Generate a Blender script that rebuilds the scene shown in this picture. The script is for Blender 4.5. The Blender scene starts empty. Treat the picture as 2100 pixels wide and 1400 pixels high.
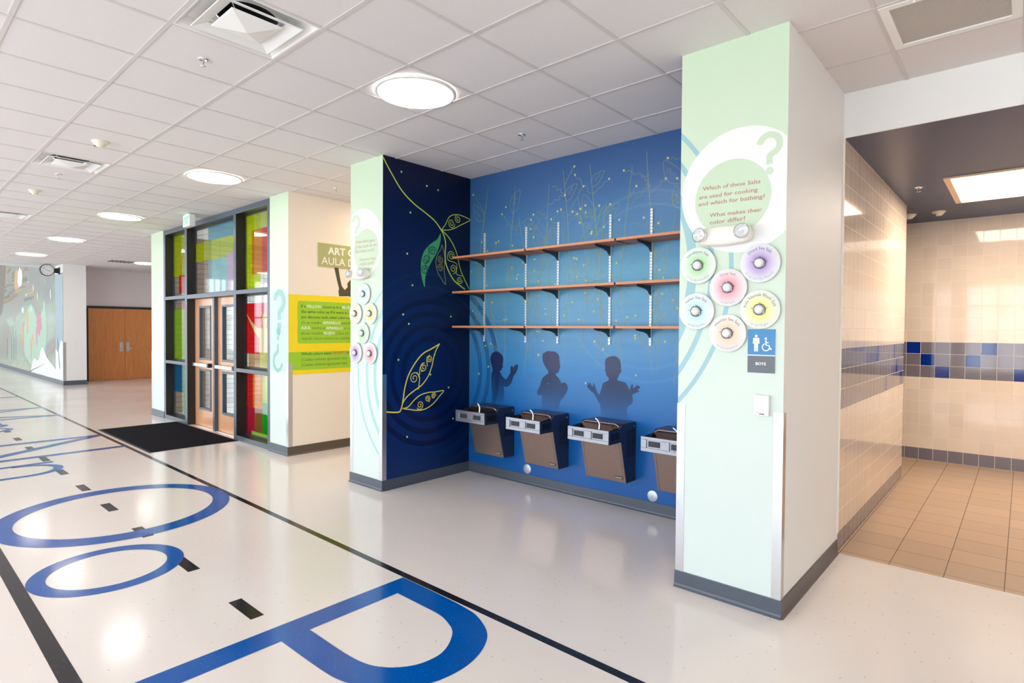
import bpy, bmesh, math, random
from mathutils import Matrix, Vector
random.seed(7)
C = bpy.context.scene.collection
S = bpy.context.scene
PI = math.pi

# ---------------------------------------------------------------- camera, sky, light, exposure
def make_camera():
    yaw, pitch, roll = 0.7267509, 0.0206730, 0.0070254
    fwd = Vector((-math.sin(yaw)*math.cos(pitch), math.cos(yaw)*math.cos(pitch), -math.sin(pitch)))
    rt = Vector((math.cos(yaw), math.sin(yaw), 0)); up = rt.cross(fwd)
    r2 = math.cos(roll)*rt + math.sin(roll)*up
    u2 = -math.sin(roll)*rt + math.cos(roll)*up
    cam = bpy.data.cameras.new('camera'); ob = bpy.data.objects.new('camera', cam); C.objects.link(ob)
    m = Matrix((r2, u2, -fwd)).transposed().to_4x4(); m.translation = Vector((0, 0, 1.6457))
    ob.matrix_world = m
    cam.sensor_width = 36; cam.lens = 1181.79/2100*36; cam.clip_start = .05; cam.clip_end = 200
    S.camera = ob
make_camera()
w = bpy.data.worlds.new('sky'); S.world = w; w.use_nodes = True
w.node_tree.nodes['Background'].inputs[0].default_value = (.82, .91, 1.0, 1)
w.node_tree.nodes['Background'].inputs[1].default_value = 3.9
S.view_settings.view_transform = 'Standard'; S.view_settings.look = 'None'
S.view_settings.gamma = 1; S.view_settings.use_curve_mapping = False
S.view_settings.exposure = 0.9
LAMP = 7.5          # radiance of the round ceiling lamps
def portal(name, loc, rot, sx, sy):
    l = bpy.data.lights.new(name, 'AREA'); l.shape = 'RECTANGLE'; l.size = sx; l.size_y = sy
    l.cycles.is_portal = True
    o = bpy.data.objects.new(name, l); C.objects.link(o); o.location = loc; o.rotation_euler = rot
portal('window_portal', (-8.5, -4.72, 1.75), (PI/2, 0, 0), 24, 2.8)        # daylight through the corridor windows
portal('lobby_portal', (-29, -6.02, 2.6), (PI/2, 0, 0), 14, 4.6)
portal('vestibule_portal', (-9.9, 6.32, 1.6), (-PI/2, 0, 0), 4.2, 3)

# ---------------------------------------------------------------- helpers
def lin(c):
    return tuple((v/255/12.92 if v/255 <= .04045 else ((v/255+.055)/1.055)**2.4) for v in c) + (1,)
MC = {}
def mat(name, rgb=None, rough=.5, metal=0, spec=.5, bump=0, noise=0, nscale=8, emit=0, coat=0, alpha=1):
    if name in MC: return MC[name]
    m = bpy.data.materials.new(name); m.use_nodes = True; MC[name] = m
    nt = m.node_tree; b = nt.nodes['Principled BSDF']
    b.inputs['Base Color'].default_value = lin(rgb); b.inputs['Roughness'].default_value = rough
    b.inputs['Metallic'].default_value = metal; b.inputs['Specular IOR Level'].default_value = spec
    b.inputs['Coat Weight'].default_value = coat
    if alpha < 1: b.inputs['Alpha'].default_value = alpha
    if emit:
        b.inputs['Emission Color'].default_value = lin(rgb); b.inputs['Emission Strength'].default_value = emit
    if noise or bump:
        g = nt.nodes.new('ShaderNodeNewGeometry'); n = nt.nodes.new('ShaderNodeTexNoise')
        n.inputs['Scale'].default_value = nscale; n.inputs['Detail'].default_value = 4
        nt.links.new(g.outputs['Position'], n.inputs['Vector'])
        if noise:
            mx = nt.nodes.new('ShaderNodeMix'); mx.data_type = 'RGBA'
            c = lin(rgb); mx.inputs[6].default_value = tuple(v*(1-noise) for v in c[:3])+(1,)
            mx.inputs[7].default_value = tuple(min(1, v*(1+noise)) for v in c[:3])+(1,)
            nt.links.new(n.outputs['Fac'], mx.inputs[0]); nt.links.new(mx.outputs[2], b.inputs['Base Color'])
        if bump:
            bp = nt.nodes.new('ShaderNodeBump'); bp.inputs['Strength'].default_value = bump; bp.inputs['Distance'].default_value = .002
            nt.links.new(n.outputs['Fac'], bp.inputs['Height']); nt.links.new(bp.outputs[0], b.inputs['Normal'])
    return m
class N:
    """tiny node-graph helper on a material"""
    def __init__(s, m): s.nt = m.node_tree; s.b = s.nt.nodes['Principled BSDF']
    def new(s, t, **k):
        n = s.nt.nodes.new(t)
        for a, v in k.items(): setattr(n, a, v)
        return n
    def link(s, a, b): s.nt.links.new(a, b)
    def math(s, op, a, b=0.0, c=None):
        n = s.new('ShaderNodeMath', operation=op)
        for i, v in enumerate((a, b) if c is None else (a, b, c)):
            if isinstance(v, (int, float)): n.inputs[i].default_value = v
            else: s.link(v, n.inputs[i])
        return n.outputs[0]
    def ramp(s, fac, stops, interp='LINEAR'):
        n = s.new('ShaderNodeValToRGB'); cr = n.color_ramp; cr.interpolation = interp
        while len(cr.elements) < len(stops): cr.elements.new(.5)
        for e, (p, c) in zip(cr.elements, stops): e.position = p; e.color = c if len(c) == 4 else lin(c)
        s.link(fac, n.inputs[0]); return n.outputs[0]
    def mix(s, fac, a, b, mode='MIX'):
        n = s.new('ShaderNodeMix', data_type='RGBA', blend_type=mode)
        for i, v in ((0, fac), (6, a), (7, b)):
            if isinstance(v, (int, float)): n.inputs[i].default_value = v
            elif isinstance(v, tuple): n.inputs[i].default_value = v if len(v) == 4 else lin(v)
            else: s.link(v, n.inputs[i])
        return n.outputs[2]
    def pos(s):
        g = s.new('ShaderNodeNewGeometry'); x = s.new('ShaderNodeSeparateXYZ'); s.link(g.outputs['Position'], x.inputs[0])
        return x.outputs, g.outputs['Position']
    def noise(s, vec, scale, detail=3, dist=0):
        n = s.new('ShaderNodeTexNoise'); n.inputs['Scale'].default_value = scale; n.inputs['Detail'].default_value = detail
        n.inputs['Distortion'].default_value = dist; s.link(vec, n.inputs['Vector']); return n.outputs['Fac']
    def map(s, vec, sc, loc=(0, 0, 0)):
        n = s.new('ShaderNodeMapping'); n.inputs['Scale'].default_value = sc; n.inputs['Location'].default_value = loc
        s.link(vec, n.inputs['Vector']); return n.outputs[0]
    def col(s, c): s.link(c, s.b.inputs['Base Color'])

class MB:
    def __init__(s): s.v = []; s.f = []; s.m = []; s.uv = []; s.sm = []
    def add(s, vs, fs, mi=0, smooth=False):
        o = len(s.v); s.v += [tuple(v) for v in vs]
        for f in fs: s.f.append([o+i for i in f]); s.m.append(mi); s.sm.append(smooth)
        return s
    def box(s, x0, x1, y0, y1, z0, z1, mi=0):
        vs = [(x, y, z) for z in (z0, z1) for y in (y0, y1) for x in (x0, x1)]
        ms = mi if isinstance(mi, (list, tuple)) else [mi]*6      # order: bottom, top, -y, +x, +y, -x
        fs = [(0, 2, 3, 1), (4, 5, 7, 6), (0, 1, 5, 4), (1, 3, 7, 5), (3, 2, 6, 7), (2, 0, 4, 6)]
        o = len(s.v); s.v += vs
        for f, m_ in zip(fs, ms): s.f.append([o+i for i in f]); s.m.append(m_); s.sm.append(False)
        return s
    def quad(s, a, b, c, d, mi=0): return s.add([a, b, c, d], [(0, 1, 2, 3)], mi)
    def prism(s, pts, fr, n0, n1, mi=0, smooth=False):
        """polygon pts (u,v) in frame fr extruded from normal offset n0 to n1"""
        k = len(pts); a = [fr(u, v, n0) for u, v in pts]; b = [fr(u, v, n1) for u, v in pts]
        s.add(a+b, [tuple(range(k))[::-1], tuple(range(k, 2*k))], mi)
        s.add(a+b, [(i, (i+1) % k, k+(i+1) % k, k+i) for i in range(k)], mi, smooth); return s
    def tube(s, path, r, mi=0, n=10, caps=True):
        P = [Vector(p) for p in path]; rs = r if isinstance(r, (list, tuple)) else [r]*len(P)
        vs = []; up = Vector((0, 0, 1))
        t0 = (P[1]-P[0]).normalized()
        a = t0.cross(up) if abs(t0.dot(up)) < .9 else t0.cross(Vector((1, 0, 0)))
        a.normalize()
        for i, p in enumerate(P):
            t = (P[min(i+1, len(P)-1)]-P[max(i-1, 0)]).normalized()
            a = (a - t*a.dot(t)).normalized(); b = t.cross(a)
            for k in range(n):
                an = 2*PI*k/n; vs.append(p+rs[i]*(math.cos(an)*a+math.sin(an)*b))
        fs = [(i*n+k, i*n+(k+1) % n, (i+1)*n+(k+1) % n, (i+1)*n+k) for i in range(len(P)-1) for k in range(n)]
        s.add(vs, fs, mi, True)
        if caps: s.add(vs, [tuple(range(n))[::-1], tuple(range((len(P)-1)*n, len(P)*n))], mi)
        return s
    def lathe(s, prof, fr=None, c=(0, 0), mi=0, n=24, smooth=True, caps=(1, 1)):
        """profile [(r, h)] turned about the frame's normal through (u,v)=c"""
        fr = fr or FLOOR; k = len(prof)
        vs = [fr(c[0]+r*math.cos(2*PI*j/n), c[1]+r*math.sin(2*PI*j/n), h) for r, h in prof for j in range(n)]
        fs = [(i*n+j, i*n+(j+1) % n, (i+1)*n+(j+1) % n, (i+1)*n+j) for i in range(k-1) for j in range(n)]
        s.add(vs, fs, mi, smooth)
        for i in [j for j, on in ((0, caps[0]), (k-1, caps[1])) if on]:
            if prof[i][0] > 1e-6: s.add(vs, [tuple(range(i*n, i*n+n))], mi)
        return s
    def ribbon(s, pts, wd, fr, off=.001, mi=0, closed=False):
        P = [Vector(p) for p in pts]; k = len(P); vs = []
        for i, p in enumerate(P):
            q0 = P[i-1] if (closed or i) else P[i]; q1 = P[(i+1) % k] if (closed or i < k-1) else P[i]
            d = q1-q0
            if d.length < 1e-9: d = Vector((1, 0))
            d.normalize(); n = Vector((-d.y, d.x)); ww = (wd[i] if isinstance(wd, (list, tuple)) else wd)/2
            vs += [fr(*(p+n*ww), off), fr(*(p-n*ww), off)]
        fs = [(2*i, 2*i+1, 2*((i+1) % k)+1, 2*((i+1) % k)) for i in range(k if closed else k-1)]
        return s.add(vs, fs, mi)
    def ring(s, outer, inner, fr, off=.001, mi=0):
        k = len(outer); vs = [fr(u, v, off) for u, v in outer]+[fr(u, v, off) for u, v in inner]
        return s.add(vs, [(i, (i+1) % k, k+(i+1) % k, k+i) for i in range(k)], mi)
    def poly(s, pts, fr, off=.001, mi=0):
        return s.add([fr(u, v, off) for u, v in pts], [tuple(range(len(pts)))], mi)
    def disc(s, c, r, fr, off=.001, mi=0, n=16):
        return s.poly([(c[0]+r*math.cos(2*PI*i/n), c[1]+r*math.sin(2*PI*i/n)) for i in range(n)], fr, off, mi)
    def build(s, name, mats, parent=None, kind=None, uv=None, bevel=0, label=None):
        me = bpy.data.meshes.new(name)
        if parent is not None: o = Vector(parent['_o']) if '_o' in parent else Vector(parent.location)
        else:
            xs, ys, zs = zip(*s.v); o = Vector(((min(xs)+max(xs))/2, (min(ys)+max(ys))/2, min(zs)))
        me.from_pydata([tuple(Vector(v)-o) for v in s.v], [], s.f)
        for m_ in (mats if isinstance(mats, (list, tuple)) else [mats]): me.materials.append(m_)
        me.polygons.foreach_set('material_index', s.m); me.polygons.foreach_set('use_smooth', s.sm)
        if uv:
            l = me.uv_layers.new(name='UVMap')
            for p in me.polygons:
                for li in p.loop_indices: l.data[li].uv = uv(Vector(me.vertices[me.loops[li].vertex_index].co)+o)
        me.update()
        ob = bpy.data.objects.new(name, me); C.objects.link(ob)
        if parent is not None:
            ob.parent = parent
            if parent.type == 'MESH': ob.location = (0, 0, 0)
            ob['_o'] = tuple(o)
        else: ob.location = o; ob['_o'] = tuple(o)
        if kind: ob['kind'] = kind
        if label: ob['label'] = label
        if bevel:
            b = ob.modifiers.new('bevel', 'BEVEL'); b.width = bevel; b.segments = 2; b.limit_method = 'ANGLE'
        return ob
def thing(name, label, cat, loc=(0, 0, 0), group=None, rotz=0):
    o = bpy.data.objects.new(name, None); C.objects.link(o); o.location = loc; o.rotation_euler = (0, 0, rotz)
    o.empty_display_size = .1; o['label'] = label; o['category'] = cat; o['_o'] = (0, 0, 0) if rotz else tuple(loc)
    if group: o['group'] = group
    return o
def local(name, label, cat, loc, group=None, rotz=0):
    """a thing whose parts are modelled about (0,0,0)"""
    o = thing(name, label, cat, loc, group, rotz); o['_o'] = (0, 0, 0); return o
def tag(o, label, cat, group=None):
    o['label'] = label; o['category'] = cat
    if group: o['group'] = group
    return o
def dup(root, loc, label, group=None):
    r = root.copy(); C.objects.link(r); r.location = loc; r['label'] = label
    if group: r['group'] = group
    for ch in list(root.children):
        c = ch.copy(); C.objects.link(c); c.parent = r
        for g in ch.children:
            d = g.copy(); C.objects.link(d); d.parent = c
    return r
FLOOR = lambda u, v, n=0: (u, v, n)
def CEIL(z): return lambda u, v, n=0: (u, v, z-n)
def WY(y): return lambda u, v, n=0: (u, y-n, v)      # wall facing -Y, u = x
def WX(x): return lambda u, v, n=0: (x+n, u, v)      # wall facing +X, u = y
def smooth_path(pts, k=6, closed=False):
    P = [Vector(p) for p in pts]; n = len(P); out = []
    for i in range(n if closed else n-1):
        p0 = P[i-1] if (closed or i) else P[0]; p1 = P[i]; p2 = P[(i+1) % n]; p3 = P[(i+2) % n] if (closed or i+2 < n) else P[-1]
        for j in range(k):
            t = j/k
            out.append(.5*((2*p1)+(-p0+p2)*t+(2*p0-5*p1+4*p2-p3)*t*t+(-p0+3*p1-3*p2+p3)*t**3))
    if not closed: out.append(P[-1])
    return out
def ell(cx, cy, rx, ry, n=72, p=1.0):
    f = lambda c: math.copysign(abs(c)**p, c)
    return [(cx+rx*f(math.cos(2*PI*i/n)), cy+ry*f(math.sin(2*PI*i/n))) for i in range(n)]
def spiral(c, r, turns=1.6, a0=0, sgn=1, n=22):
    return [(c[0]+r*(1-.82*t/n)*math.cos(a0+sgn*turns*2*PI*t/n), c[1]+r*(1-.82*t/n)*math.sin(a0+sgn*turns*2*PI*t/n)) for t in range(n+1)]
TXT = {}
def text2d(body):
    if body not in TXT:
        cu = bpy.data.curves.new('t', 'FONT'); cu.body = body; cu.resolution_u = 2; cu.fill_mode = 'FRONT'
        ob = bpy.data.objects.new('t', cu); C.objects.link(ob)
        dg = bpy.context.evaluated_depsgraph_get()
        me = bpy.data.meshes.new_from_object(ob.evaluated_get(dg))
        vs = [(v.co.x, v.co.y) for v in me.vertices]; fs = [tuple(p.vertices) for p in me.polygons]
        x0 = min(v[0] for v in vs); x1 = max(v[0] for v in vs)
        TXT[body] = ([(v[0]-x0, v[1]) for v in vs], fs, x1-x0)
        bpy.data.objects.remove(ob); bpy.data.curves.remove(cu); bpy.data.meshes.remove(me)
    return TXT[body]
def text_fit(mb, body, p0, p1, fr, off=.0015, mi=0, sy=1.0, bold=0):
    vs, fs, wd = text2d(body); p0 = Vector(p0); p1 = Vector(p1); d = p1-p0; k = d.length/wd; d.normalize(); n = Vector((-d.y, d.x))
    for j, b in enumerate(((0, 0), (bold, 0), (-bold, 0), (0, bold)) if bold else ((0, 0),)):
        q = [p0+d*(x*k+b[0])+n*(y*k*sy+b[1]) for x, y in vs]
        mb.add([fr(v.x, v.y, off+.00012*j) for v in q], fs, mi)
def text_arc(mb, body, c, r, a_mid, h, fr, off=.001, mi=0, inside=False):
    """text of cap height h on a circle; a_mid = mid angle; inside=True reads along the bottom"""
    vs, fs, wd = text2d(body); k = h/.72
    out = []
    for x, y in vs:
        s_ = (x-wd/2)*k
        if not inside: a = a_mid-s_/r; rr = r+y*k
        else: a = a_mid+s_/r; rr = r-y*k
        out.append(fr(c[0]+rr*math.cos(a), c[1]+rr*math.sin(a), off))
    mb.add(out, fs, mi)
TR={
'boyA':[(-4.489,1.301),(-4.486,1.345),(-4.46,1.382),(-4.407,1.4),(-4.355,1.393),(-4.311,1.362),(-4.292,1.325),(-4.296,1.287),(-4.306,1.255),(-4.295,1.236),(-4.31,1.222),(-4.32,1.2),(-4.339,1.188),(-4.353,1.182),(-4.324,1.162),(-4.32,1.14),(-4.287,1.115),(-4.25,1.096),(-4.214,1.136),(-4.186,1.169),(-4.185,1.207),(-4.183,1.239),(-4.169,1.25),(-4.151,1.246),(-4.151,1.225),(-4.13,1.247),(-4.109,1.266),(-4.085,1.27),(-4.075,1.249),(-4.081,1.218),(-4.108,1.179),(-4.136,1.146),(-4.15,1.113),(-4.171,1.064),(-4.213,1.023),(-4.249,1.016),(-4.286,1.018),(-4.278,0.976),(-4.274,0.922),(-4.284,0.851),(-4.455,0.836),(-4.463,0.907),(-4.472,1.016),(-4.474,1.098),(-4.469,1.148),(-4.454,1.182),(-4.458,1.215),(-4.478,1.263)],
'boyB':[(-3.739,1.387),(-3.736,1.397),(-3.701,1.416),(-3.663,1.428),(-3.625,1.424),(-3.581,1.425),(-3.543,1.404),(-3.524,1.37),(-3.527,1.345),(-3.52,1.315),(-3.523,1.301),(-3.511,1.286),(-3.52,1.276),(-3.516,1.261),(-3.526,1.251),(-3.529,1.231),(-3.538,1.21),(-3.559,1.202),(-3.575,1.198),(-3.565,1.179),(-3.534,1.161),(-3.509,1.133),(-3.497,1.104),(-3.478,1.11),(-3.448,1.117),(-3.426,1.099),(-3.412,1.075),(-3.414,1.046),(-3.44,1.0),(-3.47,0.958),(-3.501,0.93),(-3.519,0.869),(-3.524,0.834),(-3.746,0.812),(-3.744,0.889),(-3.741,0.97),(-3.787,0.957),(-3.81,0.975),(-3.804,1.017),(-3.772,1.055),(-3.759,1.096),(-3.737,1.144),(-3.698,1.176),(-3.663,1.196),(-3.66,1.219),(-3.699,1.262),(-3.732,1.311),(-3.74,1.352)],
'boyC':[(-2.979,1.343),(-2.968,1.373),(-2.939,1.394),(-2.882,1.404),(-2.848,1.395),(-2.819,1.369),(-2.809,1.34),(-2.81,1.292),(-2.803,1.277),(-2.806,1.258),(-2.818,1.247),(-2.829,1.217),(-2.845,1.192),(-2.839,1.172),(-2.811,1.172),(-2.761,1.163),(-2.739,1.14),(-2.722,1.112),(-2.708,1.089),(-2.706,1.113),(-2.692,1.148),(-2.679,1.149),(-2.676,1.135),(-2.681,1.115),(-2.662,1.121),(-2.638,1.145),(-2.625,1.153),(-2.63,1.136),(-2.617,1.139),(-2.606,1.14),(-2.604,1.126),(-2.617,1.113),(-2.625,1.105),(-2.63,1.098),(-2.608,1.097),(-2.611,1.089),(-2.646,1.075),(-2.68,1.06),(-2.683,1.043),(-2.674,1.01),(-2.682,0.971),(-2.731,0.942),(-2.736,0.893),(-2.713,0.828),(-3.013,0.795),(-3.02,0.865),(-3.027,0.934),(-3.051,0.957),(-3.075,0.996),(-3.105,1.039),(-3.136,1.052),(-3.173,1.085),(-3.188,1.109),(-3.182,1.112),(-3.167,1.103),(-3.182,1.13),(-3.173,1.13),(-3.152,1.109),(-3.158,1.137),(-3.149,1.137),(-3.13,1.108),(-3.109,1.099),(-3.109,1.13),(-3.101,1.133),(-3.091,1.106),(-3.079,1.071),(-3.064,1.042),(-3.04,1.024),(-3.028,1.055),(-3.011,1.101),(-3.0,1.142),(-2.936,1.171),(-2.937,1.196),(-2.96,1.214),(-2.972,1.249),(-2.979,1.268),(-2.975,1.283)],
'vine':[(3.467,3.367),(3.553,3.25),(3.702,3.075),(3.857,2.967),(4.018,2.893),(4.151,2.824),(4.237,2.745),(4.289,2.674),(4.311,2.585),(4.304,2.492),(4.312,2.388),(4.362,2.287),(4.452,2.187),(4.61,2.105)],
'leafR':[(4.237,2.745),(4.342,2.681),(4.432,2.585),(4.487,2.484),(4.543,2.315),(4.676,2.113)],
'leafT':[(4.245,2.74),(4.306,2.807),(4.358,2.893),(4.429,2.933),(4.52,2.944),(4.613,2.932),(4.685,2.912),(4.614,2.871),(4.521,2.824),(4.43,2.778),(4.341,2.75),(4.245,2.74)],
'leafG':[(4.234,2.699),(4.237,2.628),(4.195,2.507),(4.12,2.396),(4.054,2.288),(4.021,2.196),(4.013,2.094),(3.972,2.193),(3.959,2.305),(3.971,2.407),(4.02,2.501),(4.102,2.574),(4.186,2.629)],
'leafS':[(4.255,2.578),(4.281,2.516),(4.299,2.426),(4.291,2.294),(4.313,2.145),(4.24,2.212),(4.188,2.286),(4.17,2.388),(4.195,2.468),(4.238,2.524),(4.255,2.578)],
'sp1':[(4.394,2.833),(4.493,2.894),(4.396,2.469),(4.424,2.325),(4.522,2.205),(4.239,2.407),(4.234,2.318)],
'spG':[(4.122,2.493),(4.033,2.401),(4.016,2.278)],
'yv':[(3.504,0.802),(3.665,0.783),(3.705,0.814),(3.729,0.904),(3.753,1.033),(3.801,1.162),(3.893,1.29),(3.995,1.381),(4.117,1.432),(4.229,1.483),(4.18,1.417),(4.144,1.335),(4.118,1.24),(4.066,1.134),(3.979,1.044),(3.877,0.991),(3.786,0.938),(3.729,0.877),(3.71,0.816)],
'yl':[(3.71,0.816),(3.794,0.825),(3.877,0.891),(3.962,0.937),(4.067,0.956),(4.174,0.955),(4.289,0.96),(4.228,0.902),(4.138,0.827),(4.032,0.782),(3.929,0.776),(3.811,0.797),(3.71,0.816)],
'spY':[(3.876,1.124),(4.004,1.232),(4.086,1.324),(3.954,0.83),(4.058,0.889),(4.143,0.913)],
'dots1':[(3.697,3.262),(4.036,3.181),(4.195,3.166),(3.815,2.862),(3.775,2.429),(3.845,2.105)],
'dots2':[(3.725,1.795),(3.799,1.698),(4.391,1.787),(3.666,1.325),(4.153,1.363),(4.097,1.15),(4.362,0.99),(4.431,0.632),(3.781,0.511),(3.978,1.195)],
'ringc':[(4.101,1.173)],
'tR1':[(-1.508,2.514),(-1.162,2.506)],
'tR2':[(-1.532,2.463),(-1.178,2.46)],
'tR3':[(-1.535,2.421),(-1.136,2.415)],
'tR4':[(-1.462,2.345),(-1.151,2.341)],
'tR5':[(-1.461,2.3),(-1.245,2.301)],
'tL1':[(-5.306,2.543),(-4.966,2.532)],
'tL2':[(-5.306,2.487),(-4.932,2.484)],
'tL3':[(-5.311,2.439),(-4.966,2.437)],
'tL4':[(-5.232,2.349),(-4.943,2.351)],
'tL5':[(-5.232,2.304),(-4.977,2.302)],
'tY1':[(3.783,1.915),(4.505,1.924)],
'tY2':[(3.783,1.844),(4.505,1.854)],
'tY3':[(3.783,1.774),(4.505,1.784)],
'tY4':[(3.783,1.701),(4.505,1.706)],
'tY5':[(3.783,1.631),(4.506,1.634)],
'tY6':[(3.783,1.562),(4.506,1.562)],
'tY7':[(3.783,1.493),(4.506,1.488)],
'tY8':[(3.783,1.291),(4.506,1.283)],
'tY9':[(3.783,1.217),(4.464,1.213)],
'tY10':[(3.783,1.148),(4.464,1.139)],
'tA1':[(4.168,2.644),(4.519,2.67)],
'tA2':[(4.066,2.498),(4.504,2.509)],
'arm':[(4.264,2.47),(4.328,2.476),(4.349,2.354),(4.38,2.229),(4.427,2.177),(4.473,2.217),(4.469,2.272),(4.519,2.326),(4.52,2.094),(4.339,2.086),(4.329,2.154),(4.339,2.191),(4.308,2.297)],
'qs':[(-7.454,2.138),(-7.124,2.125),(-7.293,1.724),(-7.293,1.596),(-7.294,1.392),(-7.457,1.076),(-7.189,1.078)],
}
# ---------------------------------------------------------------- materials
white = mat('white_paint', (240, 238, 234), .55, bump=.05, nscale=220)
cream = mat('cream_paint', (246, 236, 222), .5, bump=.05, nscale=220)
wgrey = mat('far_wall_paint', (226, 216, 214), .55)
base_m = mat('rubber_base', (78, 86, 98), .38, noise=.08, nscale=5)
base_b = mat('brown_rubber_base', (92, 80, 72), .4)
steel = mat('brushed_steel', (205, 206, 208), .28, metal=1, noise=.06, nscale=60)
chrome = mat('chrome', (225, 226, 228), .08, metal=1)
black = mat('black_plastic', (22, 22, 24), .4)
dark = mat('duct_black', (8, 8, 8), .8)
frame_m = mat('storefront_paint', (80, 91, 101), .35, noise=.04, nscale=3)
frame_d = mat('storefront_return', (42, 39, 37), .4)
wtrim = mat('white_enamel', (238, 236, 232), .3)
def m_floor():
    m = mat('polished_vinyl_floor', (224, 208, 196), .1, spec=.55); n = N(m); x, p = n.pos()
    v = n.new('ShaderNodeTexVoronoi'); v.inputs['Scale'].default_value = 21; n.link(p, v.inputs['Vector'])
    cs = n.new('ShaderNodeSeparateColor'); n.link(v.outputs['Color'], cs.inputs[0])
    sp = n.math('MULTIPLY', n.math('LESS_THAN', v.outputs['Distance'], .1), n.math('GREATER_THAN', cs.outputs[0], .55))
    big = n.noise(p, .9, 3); sm = n.noise(n.map(p, (30, 90, 1)), 1, 3)
    c = n.mix(big, (230, 218, 210), (239, 231, 225)); c = n.mix(n.math('MULTIPLY', sm, .35), c, (240, 230, 220))
    c = n.mix(n.math('MULTIPLY', sp, .5), c, (150, 128, 112)); n.col(c)
    n.link(n.math('MULTIPLY_ADD', big, .08, .10), n.b.inputs['Roughness']); return m
floor_m = m_floor()
def m_inlay(name, rgb, rgb2):
    m = mat(name, rgb, .12, spec=.4); n = N(m); x, p = n.pos()
    c = n.mix(n.noise(p, 3, 3), rgb, rgb2)
    c = n.mix(n.math('MULTIPLY', n.math('GREATER_THAN', n.noise(p, 95, 2), .66), .35), c, tuple(min(255, v+60) for v in rgb)); n.col(c); return m
blue_in = m_inlay('blue_vinyl_inlay', (0, 80, 160), (2, 92, 178))
dark_in = m_inlay('charcoal_vinyl_inlay', (26, 24, 32), (38, 36, 44))
def m_ceil():
    m = mat('mineral_ceiling_tile', (226, 220, 218), .85, spec=.2); n = N(m); x, p = n.pos()
    c = n.mix(n.noise(p, 160, 3), (220, 213, 211), (231, 226, 224)); n.col(c); return m
ceil_m = m_ceil(); grid_m = mat('ceiling_grid_paint', (212, 204, 201), .5)
def m_tile(name, rgb, grout=(240, 226, 208), rough=.06, size=.1524, mort=.0022, var=.04, rh=None, bumpy=.35):
    m = mat(name, rgb, rough, spec=.55); n = N(m)
    uv = n.new('ShaderNodeUVMap'); br = n.new('ShaderNodeTexBrick'); br.offset = 0; br.squash = 1
    br.inputs['Scale'].default_value = 1; br.inputs['Brick Width'].default_value = size; br.inputs['Row Height'].default_value = rh or size
    br.inputs['Mortar Size'].default_value = mort; br.inputs['Mortar Smooth'].default_value = .3; br.inputs['Bias'].default_value = 0
    c = lin(rgb); br.inputs['Color1'].default_value = tuple(v*(1-var) for v in c[:3])+(1,)
    br.inputs['Color2'].default_value = tuple(min(1, v*(1+var)) for v in c[:3])+(1,); br.inputs['Mortar'].default_value = lin(grout)
    n.link(uv.outputs[0], br.inputs['Vector']); n.col(br.outputs['Color'])
    n.link(n.math('MULTIPLY_ADD', br.outputs['Fac'], .6, rough), n.b.inputs['Roughness'])
    x, p = n.pos()
    h = n.math('ADD', n.math('SUBTRACT', 1, br.outputs['Fac']), n.math('MULTIPLY', n.noise(p, 7, 1), bumpy))
    bp = n.new('ShaderNodeBump'); bp.inputs['Strength'].default_value = .5; bp.inputs['Distance'].default_value = .0012
    n.link(h, bp.inputs['Height']); n.link(bp.outputs[0], n.b.inputs['Normal']); return m
t_cream = m_tile('cream_wall_tile', (232, 212, 192)); t_grey = m_tile('grey_wall_tile', (118, 110, 118))
t_blue = m_tile('cobalt_wall_tile', (12, 44, 128)); t_floor = m_tile('tan_floor_tile', (188, 158, 130), (120, 96, 78), .32, .3118, .003, .07)
def m_brick(name, rgb, gr):
    return m_tile(name, rgb, gr, .7, .3, .006, .18, .1)
def m_wood(name, a, b, sc=(1, 1, 1), rough=.35, coat=.2):
    m = mat(name, a, rough, coat=coat); n = N(m); x, p = n.pos()
    q = n.map(p, sc); g = n.noise(q, 6, 5, 1.2); g2 = n.noise(n.map(p, tuple(v*7 for v in sc)), 5, 3)
    n.col(n.mix(n.math('ADD', n.math('MULTIPLY', g, .7), n.math('MULTIPLY', g2, .3)), a, b)); return m
oak = m_wood('oak_veneer', (184, 100, 42), (238, 164, 92), (1.5, 3, .35))
birch = m_wood('pale_maple_veneer', (206, 142, 98), (226, 170, 126), (3, 3, .3))
shelf_m = m_wood('shelf_laminate', (160, 90, 52), (190, 114, 70), (.6, 4, 4), .45, 0)
shelf_edge = mat('shelf_edge_band', (212, 138, 94), .4)
def ringed(n, d, radii, wd, c, rc, fac):
    for r in radii:
        b = n.math('LESS_THAN', n.math('ABSOLUTE', n.math('SUBTRACT', d, r)), wd)
        c = n.mix(n.math('MULTIPLY', b, fac), c, rc)
    return c
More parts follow.
